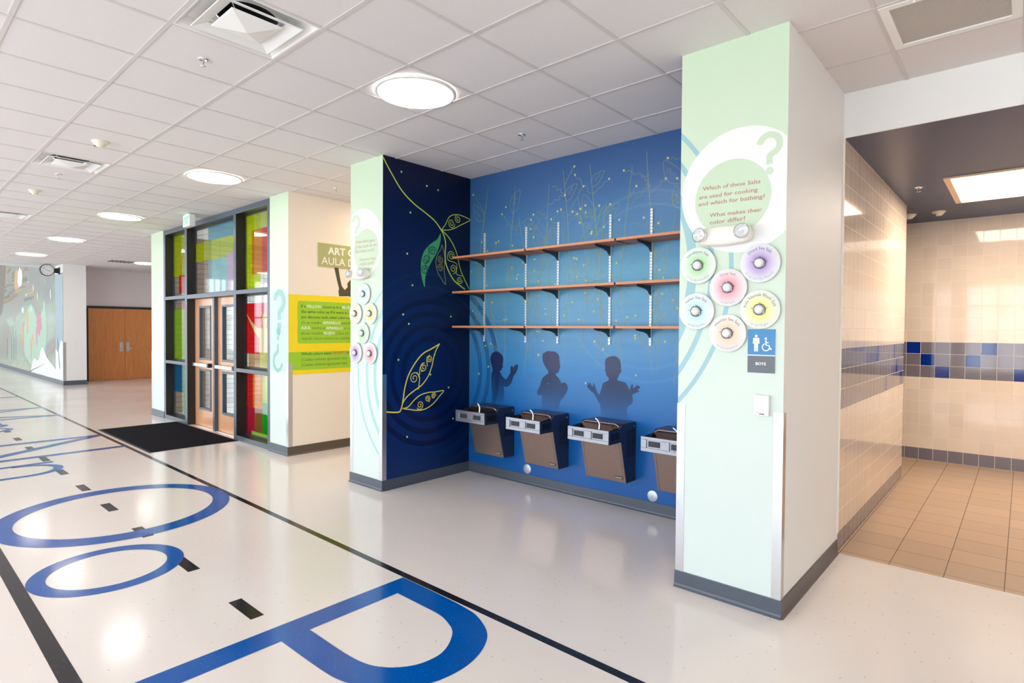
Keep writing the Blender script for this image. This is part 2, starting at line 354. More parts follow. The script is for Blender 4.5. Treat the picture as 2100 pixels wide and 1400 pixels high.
def m_bluewall():
    m = mat('blue_mural_print', (40, 110, 170), .3, spec=.4); n = N(m); x, p = n.pos()
    z = n.math('DIVIDE', x[2], 3.386)
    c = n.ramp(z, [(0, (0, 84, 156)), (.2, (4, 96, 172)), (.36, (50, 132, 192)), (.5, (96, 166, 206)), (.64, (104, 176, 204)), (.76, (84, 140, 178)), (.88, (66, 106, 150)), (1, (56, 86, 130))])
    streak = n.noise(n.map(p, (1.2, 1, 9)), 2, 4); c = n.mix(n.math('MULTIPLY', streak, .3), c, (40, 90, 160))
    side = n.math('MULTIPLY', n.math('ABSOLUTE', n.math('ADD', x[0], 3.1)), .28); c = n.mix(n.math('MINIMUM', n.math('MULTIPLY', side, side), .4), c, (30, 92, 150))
    d = n.math('SQRT', n.math('ADD', n.math('POWER', n.math('ADD', x[0], 5.42), 2), n.math('POWER', n.math('SUBTRACT', x[2], 1.173), 2)))
    c = ringed(n, d, (.77, .9, 1.04), .03, c, (10, 74, 122), .6)
    d2 = n.math('SQRT', n.math('ADD', n.math('POWER', n.math('ADD', x[0], 2.57), 2), n.math('POWER', n.math('SUBTRACT', x[2], 2.04), 2)))
    c = ringed(n, d2, (.74, .86), .012, c, (120, 190, 214), .08); n.col(c); return m
bluewall = m_bluewall()
def m_navy():
    m = mat('navy_mural_print', (2, 30, 84), .32, spec=.35); n = N(m); x, p = n.pos()
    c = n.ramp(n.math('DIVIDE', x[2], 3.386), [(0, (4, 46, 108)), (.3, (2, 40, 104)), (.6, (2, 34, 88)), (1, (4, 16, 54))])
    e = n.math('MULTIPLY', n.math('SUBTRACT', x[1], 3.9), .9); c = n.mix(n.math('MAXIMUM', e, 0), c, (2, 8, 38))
    d = n.math('SQRT', n.math('ADD', n.math('POWER', n.math('SUBTRACT', x[1], 4.10), 2), n.math('POWER', n.math('SUBTRACT', x[2], 1.173), 2)))
    c = ringed(n, d, (.37, .51, .64, .77), .03, c, (2, 18, 58), .7); c = ringed(n, d, (.92, 1.07), .02, c, (2, 46, 88), .5); n.col(c); return m
navy = m_navy()
def m_green(name, cx, cz, radii, wd, ringc):
    m = mat(name, (216, 233, 203), .45, spec=.4); n = N(m); x, p = n.pos()
    c = n.ramp(n.math('DIVIDE', x[2], 3.386), [(0, (212, 224, 220)), (.3, (212, 223, 216)), (.65, (204, 218, 196)), (1, (200, 218, 188))])
    d = n.math('SQRT', n.math('ADD', n.math('POWER', n.math('SUBTRACT', x[0], cx), 2), n.math('POWER', n.math('SUBTRACT', x[2], cz), 2)))
    for r, w_ in zip(radii, wd): c = ringed(n, d, (r,), w_, c, ringc, .75)
    n.col(c); return m
green_r = m_green('mint_vinyl_right', -2.57, 2.04, (1.0, 1.125, 1.245), (.03, .016, .014), (128, 182, 196))
green_l = m_green('mint_vinyl_left', -4.2, 1.173, (.76, .9, 1.06), (.024, .02, .012), (140, 202, 198))
green_s = m_green('mint_paint', 0, 0, (), (), (0, 0, 0))
lamp_m = mat('lamp_diffuser', (255, 250, 243), .5, emit=LAMP); warm_m = mat('warm_lamp_lens', (255, 240, 220), .5, emit=10)

# ---------------------------------------------------------------- the setting
HC = 3.386; YF = 3.47; XP = -4.831
def st(mb, name, mats, **k):
    return mb.build(name, mats, kind='structure', **k)
fl = MB(); fl.quad((-36, -6, 0), (-2.6, -6, 0), (-2.6, 9.2, 0), (-36, 9.2, 0)); fl.quad((-2.6, -6, 0), (3.2, -6, 0), (3.2, 4.79, 0), (-2.6, 4.79, 0))
floor = st(fl, 'floor', floor_m)
z = .0012
MB().box(-36, 3.2, 2.36, 2.41, 0, z).build('dark_stripe', dark_in, floor)
MB().box(-36, 3.2, .58, .655, 0, z).build('dark_stripe', dark_in, floor)
for k in range(20):                                                  # short dark dashes between the stripes
    x0 = -3.53-.9435*k
    MB().box(x0, x0+.3, 1.432, 1.508, 0, .0008).build('dark_dash', dark_in, floor)
def letter(fn):
    b = MB(); fn(b); b.build('letter_inlay', blue_in, floor)
zz = .0016
def L_P(b):
    o = [(-2.887, 2.355), (-2.6, 2.352), (-2.44, 2.343), (-2.32, 2.322), (-2.174, 2.249), (-2.091, 2.164), (-2.03, 2.04), (-2.005, 1.9), (-2.03, 1.738), (-2.12, 1.6), (-2.22, 1.52), (-2.34, 1.468), (-2.5, 1.447), (-2.887, 1.44)]
    i = [(-2.887, 2.19), (-2.6, 2.19), (-2.5, 2.187), (-2.42, 2.17), (-2.315, 2.125), (-2.25, 2.06), (-2.2, 1.98), (-2.178, 1.9), (-2.19, 1.8), (-2.235, 1.72), (-2.3, 1.66), (-2.39, 1.62), (-2.55, 1.602), (-2.887, 1.6)]
    o = smooth_path(o, 4); i = smooth_path(i, 4)
    vs = [(p.x, p.y, zz) for p in o]+[(p.x, p.y, zz) for p in i]; k = len(o)
    b.add(vs, [(j, j+1, k+j+1, k+j) for j in range(k-1)])
    b.poly([(-3.045, .6), (-2.887, .6), (-2.887, 2.355), (-3.045, 2.355)], FLOOR, zz)
letter(L_P)
letter(lambda b: b.ring(ell(-4.635, 1.097, .43, .442), ell(-4.635, 1.095, .328, .34), FLOOR, zz))
letter(lambda b: b.ring(ell(-6.03, 1.508, .885, .882), ell(-6.035, 1.515, .712, .737), FLOOR, zz))
def arch(b, x0, x1, yt, wv, wh):
    P = [(x0, yt-.38)]+[((x0+x1)/2+(x1-x0)/2*math.cos(a), yt-.35+.35*math.sin(a)) for a in [PI-PI*i/16 for i in range(17)]]+[(x1, yt-.38), (x1, .62)]
    W = [wh]*2+[wh+(wv-wh)*math.sin(PI*i/17) if i < 9 else wv for i in range(1, 17)]+[wv]*3
    b.ribbon(P, W[:len(P)]+[wv]*(len(P)-len(W)), FLOOR, zz)
def L_n(b):
    b.poly([(-8.85, .62), (-8.755, .62), (-8.755, 1.51), (-8.85, 1.51)], FLOOR, zz); arch(b, -8.75, -8.145, 1.5, .09, .05)
letter(L_n)
def L_N(b):
    for x0, x1 in ((-10.53, -10.4), (-9.32, -9.2)): b.poly([(x0, .6), (x1, .6), (x1, 2.39), (x0, 2.39)], FLOOR, zz)
    b.poly([(-10.4, 2.39), (-10.4, 2.14), (-9.32, .6), (-9.32, .85)], FLOOR, zz)
letter(L_N)
def L_m(b):
    b.poly([(-12.9, .62), (-12.8, .62), (-12.8, 1.52), (-12.9, 1.52)], FLOOR, zz); arch(b, -12.8, -12.36, 1.53, .09, .05); arch(b, -12.31, -11.85, 1.53, .09, .05)
letter(L_m)
def L_M(b):
    for x0, x1 in ((-14.95, -14.82), (-13.43, -13.3)): b.poly([(x0, .6), (x1, .6), (x1, 2.39), (x0, 2.39)], FLOOR, zz)
    b.poly([(-14.82, 2.39), (-14.82, 2.1), (-14.12, .6), (-14.12, .95)], FLOOR, zz); b.poly([(-14.12, .95), (-14.12, .6), (-13.43, 2.1), (-13.43, 2.39)], FLOOR, zz)
letter(L_M)
letter(lambda b: b.poly([(-17.55, .6), (-16.6, .6), (-16.6, .73), (-17.42, .73), (-17.42, 2.39), (-17.55, 2.39)], FLOOR, zz))
letter(lambda b: b.poly([(-19.7, .6), (-19.6, .6), (-19.6, 2.39), (-19.7, 2.39)], FLOOR, zz))
rf = MB(); rf.quad((-2.6, 4.79, 0), (3.2, 4.79, 0), (3.2, 9.2, 0), (-2.6, 9.2, 0))
st(rf, 'floor_restroom', t_floor, uv=lambda p: (p.x+.066+.3118*20, p.y-4.87))
st(MB().box(-1.0, 3.2, 4.775, 4.795, .0, .004), 'trim_1', mat('threshold_strip', (226, 216, 206), .3))

# ceiling: tiles with openings for the diffusers and the return grille
GX, GY, G = -2.465, 2.406, .6096; GYS = .614
holes = {(-2, -2), (-9, -2), (-16, -2), (-23, -2), (3, 2)}
cb = MB(); gb = MB()
i0, i1, j0, j1 = -31, 9, -12, 11
for i in range(i0, i1):
    for j in range(j0, j1):
        if (i, j) in holes: continue
        x0, y0 = GX+i*G, GY+j*GYS
        cb.quad((x0, y0, HC), (x0, y0+GYS, HC), (x0+G, y0+GYS, HC), (x0+G, y0, HC))
for i in range(i0, i1+1):
    x0 = GX+i*G; gb.box(x0-.012, x0+.012, GY+j0*GYS, GY+j1*GYS, HC-.0035, HC+.0)
for j in range(j0, j1+1):
    y0 = GY+j*GYS; gb.box(GX+i0*G, GX+i1*G, y0-.012, y0+.012, HC-.0045, HC-.0005)
ceiling = st(cb, 'ceiling', ceil_m); gb.build('ceiling_grid', grid_m, ceiling)
st(MB().box(-36, -21.0, -6, 3.9, 5.0, 5.05), 'ceiling_lobby', wtrim)
st(MB().box(-21.1, -20.98, -6, 3.69, 3.32, 5.0), 'trim_2', wtrim)
rc = MB(); rc.box(-2.6, 3.2, 4.8, 9.2, 3.064, 3.1)
st(rc, 'ceiling_restroom', mat('slate_blue_ceiling', (10, 36, 90), .35, noise=.1, nscale=1.2))

def base(name, runs, m=None, h=.105):
    """cove base along wall runs: (x0,y0,x1,y1) with the room on the right-hand side when walking"""
    b = MB()
    for x0, y0, x1, y1 in runs:
        d = Vector((x1-x0, y1-y0, 0)); L = d.length; d.normalize(); n = Vector((d.y, -d.x, 0))
        prof = [(0, 0), (.02, 0), (.02, .004), (.012, .012), (.008, .024), (.007, h-.004), (.005, h), (0, h)]
        A = [Vector((x0, y0, 0))-d*.007+n*u+Vector((0, 0, v)) for u, v in prof]; B = [a+d*(L+.014) for a in A]; k = len(prof)
        b.add(A+B, [(i, (i+1) % k, k+(i+1) % k, k+i) for i in range(k)]+[tuple(range(k))[::-1], tuple(range(k, 2*k))])
    return st(b, name, m or base_m)
# alcove
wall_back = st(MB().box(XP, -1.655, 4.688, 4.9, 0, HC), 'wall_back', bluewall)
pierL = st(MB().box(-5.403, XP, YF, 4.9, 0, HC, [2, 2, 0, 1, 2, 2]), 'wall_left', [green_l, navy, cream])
pierR = st(MB().box(-1.655, -1.017, YF, 4.79, 0, HC, [2, 2, 0, 2, 2, 1]), 'wall_right', [green_r, bluewall, white])
base('baseboard_left', [(-5.403, YF, XP, YF), (XP, YF, XP, 4.688)])
base('baseboard_back', [(XP, 4.688, -1.655, 4.688)])
base('baseboard_right', [(-1.655, YF, -1.017, YF)])
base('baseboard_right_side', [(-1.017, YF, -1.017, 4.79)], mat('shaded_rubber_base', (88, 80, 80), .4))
# restroom
st(MB().box(-1.017, 3.2, 4.79, 4.8, 3.064, HC), 'wall_restroom_header', white)
def tilewall(name, fr, u0, u1, blues, flip=False):
    b = MB(); rows = 21; T = .1524; n = math.ceil((u1-u0)/T-1e-6)
    for k in range(n):
        for r in range(rows):
            a, c = u0+k*T, min(u0+(k+1)*T, u1); z0, z1 = r*T+(.0), min((r+1)*T, 3.066)
            if z1 <= z0: continue
            mi = 1 if r in (0, 7, 8, 9) else 0
            if (k, r) in blues: mi = 2
            q = [fr(a, z0), fr(c, z0), fr(c, z1), fr(a, z1)]
            b.quad(*q, mi)
    return b
b = tilewall('', WY(9.1), -2.527, 3.2, {(9, 9), (10, 8), (13, 8), (11, 7), (16, 7), (14, 9), (19, 8), (22, 9), (24, 7), (6, 8)})
st(b, 'wall_restroom_back', [t_cream, t_grey, t_blue], uv=lambda p: (p.x+2.527, p.z))
b = tilewall('', WX(-1.012), 4.79, 7.79, {(12, 7), (15, 9), (18, 7), (16, 8), (9, 9), (19, 9)})
b.quad((-1.012, 7.79, 0), (-1.2, 7.79, 0), (-1.2, 7.79, 3.066), (-1.012, 7.79, 3.066), 0)
st(b, 'wall_restroom_left', [t_cream, t_grey, t_blue], uv=lambda p: (p.y-4.79, p.z))
st(MB().box(-1.2, -1.0125, 4.79, 7.79, 0, 3.07), 'wall_restroom_core', cream)
st(MB().box(-1.022, -1.006, 4.786, 4.796, .15, 3.064), 'trim_3', cream)
st(MB().box(-2.7, -2.6, 4.9, 9.2, 0, 3.07), 'wall_restroom_end', t_cream)
st(MB().box(3.2, 3.35, -6, 9.3, 0, HC), 'wall_east', white)
st(MB().box(-5.4, 3.2, 9.12, 9.3, 0, HC), 'wall_rear', cream)
st(MB().box(-1.655, -1.2, 4.79, 4.9, 0, HC), 'wall_core', cream)
# recess between the yellow graphic wall and the left pier
wall_art = st(MB().box(-7.2, -7.04, 3.6095, 8.0, 0, HC, [1, 1, 1, 0, 0, 0]), 'wall_art_room', [cream, green_s])
st(MB().box(-7.543, -7.2, 3.6095, 3.72, 0, HC, [0, 0, 0, 1, 1, 1]), 'wall_art_room_front', [green_s, cream])
st(MB().box(-7.04, -5.2, 8.0, 8.15, 0, HC), 'wall_recess', cream)
st(MB().box(-5.403, -5.2, 4.9, 8.0, 0, HC), 'wall_recess_right', cream)
base('baseboard_art_room', [(-7.04, 3.60, -7.04, 8.0)], base_b, .115)
base('baseboard_art_room_front', [(-7.55, 3.6095, -7.04, 3.6095)], None, .115)
# green return left of the storefront and the wing beyond
wg = st(MB().box(-12.31, -11.652, 3.61, 3.8, 0, HC), 'wall_storefront_left', green_s)
st(MB().box(-12.31, -12.2, 3.8, 9.0, 0, HC), 'wall_wing', wgrey)
base('baseboard_storefront_left', [(-12.31, 3.61, -11.65, 3.61)], None, .115)
# vestibule
tb = m_brick('tan_block', (132, 102, 66), (74, 56, 38)); wb = m_brick('white_block', (206, 204, 200), (140, 136, 132))
b = MB(); b.quad((-12.19, 3.8, 0), (-12.19, 4.64, 0), (-12.19, 4.64, HC), (-12.19, 3.8, HC), 0); b.quad((-12.19, 4.64, 0), (-12.19, 6.4, 0), (-12.19, 6.4, HC), (-12.19, 4.64, HC), 1)
st(b, 'wall_vestibule', [tb, wb], uv=lambda p: (p.y, p.z))
st(MB().box(-12.2, -7.2, 6.4, 6.5, 2.9, HC), 'wall_vestibule_head', white)
st(MB().box(-12.2, -12.0, 6.4, 6.5, 0, 2.9).box(-9.9, -7.2, 6.4, 6.5, 0, 2.9), 'wall_vestibule_jamb_light_block', white)  # left jamb, plus a wide infill added to dim the vestibule
st(MB().box(-7.25, -7.201, 3.8, 6.4, 0, HC), 'wall_vestibule_right', wb)
# far end
st(MB().box(-20.95, -20.0, 3.69, 4.22, 0, HC), 'wall_far_pier', white)
wfar = st(MB().box(-21.3, -21.1, 4.22, 9.0, 0, HC), 'wall_far', wgrey)
st(MB().box(-21.3, -12.2, 9.0, 9.15, 0, HC), 'wall_wing_end', wgrey)
base('baseboard_far', [(-20.95, 3.69, -20.0, 3.69), (-20.0, 3.69, -20.0, 4.22), (-21.1, 4.22, -21.1, 4.42)], None, .125)
def m_mural():
    m = mat('glossy_far_mural', (170, 180, 170), .12, spec=.35); n = N(m); x, p = n.pos()
    q = n.map(p, (.22, 1, .5)); a = n.noise(q, 1.6, 3, .6); b_ = n.noise(n.map(p, (.3, 1, .35), (7, 2, 4)), 2.2, 4, 1.2)
    c = n.ramp(n.math('DIVIDE', x[2], 4.2), [(0, (160, 172, 146)), (.25, (126, 150, 128)), (.45, (150, 164, 156)), (.62, (86, 104, 110)), (.8, (70, 90, 100)), (1, (66, 96, 106))])
    c = n.mix(n.ramp(a, [(.4, (0, 0, 0)), (.62, (255, 255, 255))]), c, (118, 110, 104))
    c = n.mix(n.ramp(b_, [(.52, (0, 0, 0)), (.64, (190, 190, 190))]), c, (120, 160, 110))
    s_ = n.noise(n.map(p, (.15, 1, 6)), 2, 3); hz = n.math('MULTIPLY', n.math('GREATER_THAN', x[2], 2.3), n.math('LESS_THAN', x[0], -26))
    c = n.mix(n.math('MULTIPLY', n.math('MULTIPLY', n.math('GREATER_THAN', s_, .55), hz), .6), c, (150, 110, 70)); n.col(c); return m
mural = st(MB().box(-36, -20.95, 3.69, 3.8, 0, 5.0), 'wall_mural', m_mural())
base('baseboard_mural', [(-36, 3.69, -20.95, 3.69)], None, .125)
def blob(cx, cz, rx, rz, k=.25, n=26, seed=1):
    r = random.Random(seed); return [(cx+rx*math.cos(2*PI*i/n)*(1+k*(r.random()-.5)), cz+rz*math.sin(2*PI*i/n)*(1+k*(r.random()-.5))) for i in range(n)]
def glass_tint(nm, rgb, a=.6):
    m = mat(nm, rgb, .12, alpha=a); return m
mm = [mat('mural_mint', (176, 214, 186), .1, alpha=.75), mat('mural_pink', (206, 110, 150), .1, alpha=.85), mat('mural_orange', (226, 166, 104), .1, alpha=.75), mat('mural_white', (226, 232, 230), .1), mat('mural_teal', (120, 146, 152), .12), mat('mural_indigo', (64, 84, 130), .1), mat('mural_red', (190, 96, 84), .1)]
F = WY(3.688)
def mp(name, polys):
    b = MB()
    for j, (pts, mi, off) in enumerate(polys): b.poly([tuple(q) for q in smooth_path(pts, 3, True)], F, off*.15+j*.00004, mi)
    return b.build(name, mm, mural)
tb_ = MB(); rq = random.Random(11)
for k in range(46):
    x_ = -30.6+rq.random()*5.0; z_ = 2.5+rq.random()*1.7; L = .5+1.6*rq.random()
    tb_.ribbon([(x_, z_), (x_+L/2, z_+.04), (x_+L, z_+.12*rq.random())], .04+.08*rq.random(), F, .0004+.00001*k, rq.randrange(5))
tb_.build('mural_streaks', [glass_tint('tint_yellow', (190, 180, 70)), glass_tint('tint_green', (80, 130, 70)), glass_tint('tint_orange', (180, 110, 60)), glass_tint('tint_teal', (70, 130, 140)), glass_tint('tint_brown', (110, 80, 66))], mural)
tb_ = MB(); tb_.poly([(-31.6, 1.9), (-30.6, 2.2), (-29.9, 3.2), (-29.5, 4.4), (-31.6, 4.4)], F, .0009, 0); tb_.build('mural_trunk', glass_tint('tint_brown', (110, 80, 66)), mural)
mp('mural_hill', [([(-26, .9), (-25.6, 1.9), (-25, 2.3), (-24.4, 2.35), (-23.9, 2.0), (-23.4, 1.8), (-22.9, 2.1), (-22.4, 2.2), (-22.2, 1.6), (-22.6, .7), (-23.5, .3), (-25, .4)], 0, .002), ([(-24.8, .15), (-24.2, .6), (-23.5, .55), (-22.9, 1.0), (-22.2, .7), (-21.0, .4), (-21.0, .13), (-24.8, .13)], 3, .004)])
mp('mural_splashes', [(blob(-23.3, 1.75, .38, .34, .5, 22, 3), 1, .006), (blob(-23.7, 1.35, .12, .35, .5, 18, 4), 1, .006), (blob(-25.3, 1.8, .22, .4, .5, 18, 5), 2, .006), (blob(-26.2, 1.3, .18, .42, .5, 18, 6), 2, .006), (blob(-24.4, 1.2, .15, .25, .5, 18, 7), 2, .006), (blob(-24.7, .9, .07, .35, .5, 14, 8), 6, .006), (blob(-27.2, 3.3, .55, .4, .4, 18, 9), 2, .006), (blob(-26.6, 3.35, .45, .35, .3, 18, 10), 3, .006)])
mp('mural_dots', [(blob(x_, z_, w_, h_, .1, 14, 2), 3, .007) for x_, z_, w_, h_ in ((-24.2, 2.9, .05, .1), (-23.5, 2.6, .05, .12), (-21.6, 2.6, .06, .16), (-22.5, 2.3, .05, .12), (-25.4, 2.7, .05, .06), (-24.6, 2.2, .04, .08), (-22.3, 3.0, .03, .08), (-26.1, 2.2, .22, .1), (-24.9, 3.1, .04, .05))])
mp('mural_stems', [([(x_, .45), (x_+.05, .45), (x_+.09, 1.0+h_), (x_+.02, 1.05+h_)], 5, .005) for x_, h_ in ((-28.6, .2), (-28.2, .5), (-27.6, .35), (-29.5, .1), (-27.9, .1))])
fp = MB()
for cx, cz, rx, rz in ((-20.42, 2.35, .1, .3), (-20.75, 2.0, .06, .17), (-20.3, 1.45, .11, .38), (-20.32, 1.95, .05, .2)): fp.poly(ell(cx, cz, rx, rz, 20), F, .0014, 1)
fp.poly([(-20.95, .13), (-20.0, .13), (-20.0, HC-.25), (-20.95, HC-.25)], F, .003, 0); fp.poly([(-20.95, .13), (-20.03, .13), (-20.03, 1.2), (-20.3, 1.25), (-20.6, .9), (-20.95, 1.0)], F, .005, 1)
fp.poly([(-20.75, 1.3), (-20.7, 1.32), (-20.4, .5), (-20.45, .4), (-20.6, .8)], F, .007, 2)
fp.build('mural_panel', [mat('mural_bluegrey', (126, 152, 166), .1), mm[3], mm[5]], bpy.data.objects['wall_far_pier'])
# unseen sides of the hall: window walls that let the daylight in
def windows(name, y, x0, x1, zs, zh, zc, step):
    b = MB(); b.box(x0, x1, y-.2, y, 0, zs); b.box(x0, x1, y-.2, y, zh, zc)
    x = x0
    while x < x1-.01:
        b.box(x, x+.3, y-.2, y, zs, zh)
        for t in (1/3, 2/3): b.box(x+.3+(step-.3)*t-.03, x+.3+(step-.3)*t+.03, y-.15, y-.08, zs, zh, 1)
        for zf in (.42, .75): b.box(x+.3, min(x+step, x1), y-.15, y-.08, zs+(zh-zs)*zf-.03, zs+(zh-zs)*zf+.03, 1)
        x += step
    return st(b, name, [white, frame_m])
windows('window_1', -4.5, -21.0, 3.2, .5, 3.05, HC, 2.42)
windows('window_2', -5.8, -36, -21.0, .4, 4.6, 5.0, 3.0)
st(MB().box(-21.1, -20.98, -6, -4.5, 0, 3.32), 'wall_lobby_return', white)
st(MB().box(-36.2, -36, -6, 3.9, 0, 5), 'wall_lobby_end', white)
# ---------------------------------------------------------------- wall graphics
def wall_part(mb, name, mats, parent): return mb.build(name, mats, parent)
lime = mat('lime_line', (206, 222, 84), .4); yell = mat('yellow_line', (250, 232, 96), .4); dull = mat('olive_line', (150, 160, 90), .4)
leafg = mat('leaf_green', (72, 168, 110), .4); leafd = mat('leaf_dark_line', (10, 66, 72), .4); dotm = mat('pale_lime_dot', (196, 240, 130), .4)
FX = WX(XP)
b = MB()
b.ribbon(smooth_path(TR['vine']), .014, FX, .001, 0); b.ribbon(smooth_path(TR['leafR']), .011, FX, .0012, 0); b.ribbon(smooth_path(TR['leafT']), .009, FX, .0014, 0)
b.ribbon(smooth_path(TR['leafS']), .008, FX, .0016, 2)
for i, c in enumerate(TR['sp1']): b.ribbon(spiral(c, (.055, .05, .055, .055, .045, .045, .045)[i], 1.7, PI*.5*i, 1 if i % 2 else -1), .008, FX, .0018+.0002*i, 0 if i < 5 else 2)
pv = [Vector(p) for p in TR['sp1']]
b.ribbon(smooth_path([pv[2]+Vector((-.05, .02)), pv[2]+Vector((-.05, -.05)), pv[3]+Vector((.05, .06)), pv[3]+Vector((.05, -.05)), pv[4]+Vector((.04, .05))]), .008, FX, .0034, 0)
b.build('vine_drawing', [lime, yell, dull], pierL)
b = MB(); b.poly([tuple(p) for p in smooth_path(TR['leafG'], 4, True)], FX, .001, 0)
for i, c in enumerate(TR['spG']): b.ribbon(spiral(c, .055, 1.7, PI*i, 1), .01, FX, .0014, 1)
b.ribbon(smooth_path([(4.06, 2.56), (4.07, 2.44), (4.08, 2.40), (4.02, 2.34), (4.05, 2.27), (4.03, 2.22)]), .009, FX, .002, 1)
b.build('green_leaf_drawing', [leafg, leafd], pierL)
b = MB(); b.ribbon(smooth_path(TR['yv'][:10]), .015, FX, .001); b.ribbon(smooth_path(TR['yv'][9:]), .013, FX, .0012); b.ribbon(smooth_path(TR['yl']), .011, FX, .0014)
for i, c in enumerate(TR['spY']): b.ribbon(spiral(c, (.065, .05, .042, .05, .038, .034)[i], 1.7, PI*.4*i, 1), .009, FX, .0016+.0002*i)
py = [Vector(p) for p in TR['spY']]
b.ribbon(smooth_path([(3.93, 1.0), py[0]+Vector((.07, .0)), py[0]+Vector((.03, .06))]), .011, FX, .003)
b.ribbon(smooth_path([py[0]+Vector((.07, .03)), py[1]+Vector((-.05, .0)), py[1]+Vector((0, .05))]), .011, FX, .0032)
b.ribbon(smooth_path([py[1]+Vector((.05, .01)), py[2]+Vector((-.04, .0)), py[2]+Vector((0, .04))]), .011, FX, .0034)
b.build('yellow_leaf_drawing', yell, pierL)
b = MB()
for c in TR['dots1']+TR['dots2']: b.disc(c, .011, FX, .0036)
b.build('dot_pattern', dotm, pierL)
def faded(name, rgb, a, z0=None, z1=None):
    m = bpy.data.materials.new(name); m.use_nodes = True; nt = m.node_tree; b_ = nt.nodes['Principled BSDF']
    b_.inputs['Base Color'].default_value = lin(rgb); b_.inputs['Roughness'].default_value = .35; n = N(m)
    if z0 is None: b_.inputs['Alpha'].default_value = a
    else:
        x, p = n.pos(); f = n.math('DIVIDE', n.math('SUBTRACT', x[2], z0), z1-z0); f = n.math('MINIMUM', n.math('MAXIMUM', f, 0), 1)
        n.link(n.math('MULTIPLY', f, a), b_.inputs['Alpha'])
    return m
sil = faded('silhouette_print', (22, 36, 84), .95, .78, 1.25)
F = WY(4.688)
for k, kk in enumerate(('boyA', 'boyB', 'boyC')):
    b = MB(); b.poly(TR[kk], F, .0042); o = b.build('child_silhouette', sil, wall_back)
# plants drawn on the back wall
r = random.Random(5); b = MB(); off = [.0006]
def nxt(): off[0] += .000004; return off[0]
def leaf(x, z, s, a, mi=0):
    P = [(0, 0), (.25, .28), (.6, .3), (1, 0), (.6, -.12), (.25, -.15), (0, 0)]
    Q = [(x+s*(u*math.cos(a)-v*math.sin(a)), z+s*(u*math.sin(a)+v*math.cos(a))) for u, v in P]
    b.ribbon(smooth_path(Q, 4), .0045, F, nxt(), mi)
    for t in (.42, .64): b.ribbon(spiral((x+s*t*math.cos(a)-s*.08*math.sin(a), z+s*t*math.sin(a)+s*.08*math.cos(a)), s*.11, 1.3, a, 1, 12), .003, F, nxt(), mi)
stems = [(-4.6, 3.0), (-4.2, 2.95), (-4.05, 2.6), (-3.75, 2.5), (-3.5, 3.2), (-3.3, 2.7), (-2.95, 2.6), (-2.75, 2.9), (-2.5, 3.25), (-2.25, 2.9), (-2.0, 3.1), (-1.8, 2.7), (-4.4, 2.3), (-3.12, 3.1), (-2.38, 2.4), (-3.62, 2.9), (-2.12, 3.2)]
for sx, top in stems:
    top = min(3.25, top+.25)
    ph = r.random()*6; am = .06+.07*r.random(); z0 = 1.15+.2*r.random()
    P = [(sx+am*math.sin(ph+3.1*t), z0+(top-z0)*t) for t in [i/26 for i in range(27)]]
    b.ribbon(P, [.004+.006*(1-abs(2*i/26-1)) for i in range(27)], F, nxt(), 0)
    for q in range(9):                                               # wavy shoots ending in a dot
        i = r.randrange(2, 25); x, z_ = P[i]; s = r.choice((-1, 1)); L = .12+.22*r.random(); a = (.25+.9*r.random())
        W = [(x+s*L*t*math.cos(a)+.012*math.sin(20*t+ph), z_+L*t*math.sin(a)+.014*math.cos(17*t)) for t in [j/14 for j in range(15)]]
        if all(XP+.02 < p[0] < -1.68 for p in W):
            b.ribbon(W, .004, F, nxt(), 0)
            if r.random() < .7: b.disc(W[-1], .011, F, nxt(), 1, 10)
    for q in range(3):
        i = r.randrange(3, 24); x, z_ = P[i]; s = r.choice((-1, 1)); a = (PI/2-s*(.35+.5*r.random())); L = .16+.14*r.random()
        if XP+.02 < x+L*math.cos(a) < -1.72: leaf(x, z_, L, a)
def bird(x, z, s):
    b.ribbon(smooth_path([(x-s, z+.1*s), (x-.7*s, z+.3*s), (x-.55*s, z-.1*s), (x-.2*s, z-.45*s), (x+.2*s, z-.5*s), (x+.5*s, z-.2*s), (x+.6*s, z+.3*s), (x+.9*s, z+.6*s)]), .005, F, nxt(), 0)
    for u, v in ((-.3, .25), (.1, .3), (.35, .0), (-.75, -.05)): b.ribbon(spiral((x+u*s, z+v*s), .2*s, 1.5, u*9, 1, 14), .004, F, nxt(), 0)
bird(-3.16, 2.72, .18); bird(-3.9, 2.72, .13); bird(-3.85, 2.2, .12)
for q in range(26): b.disc((-4.7+3.0*r.random(), 1.05+2.0*r.random()), .009+.004*r.random(), F, nxt(), 1, 10)
b.build('plant_drawing', [faded('olive_print', (176, 192, 128), .5), faded('lime_dot_print', (222, 222, 120), .75)], wall_back)

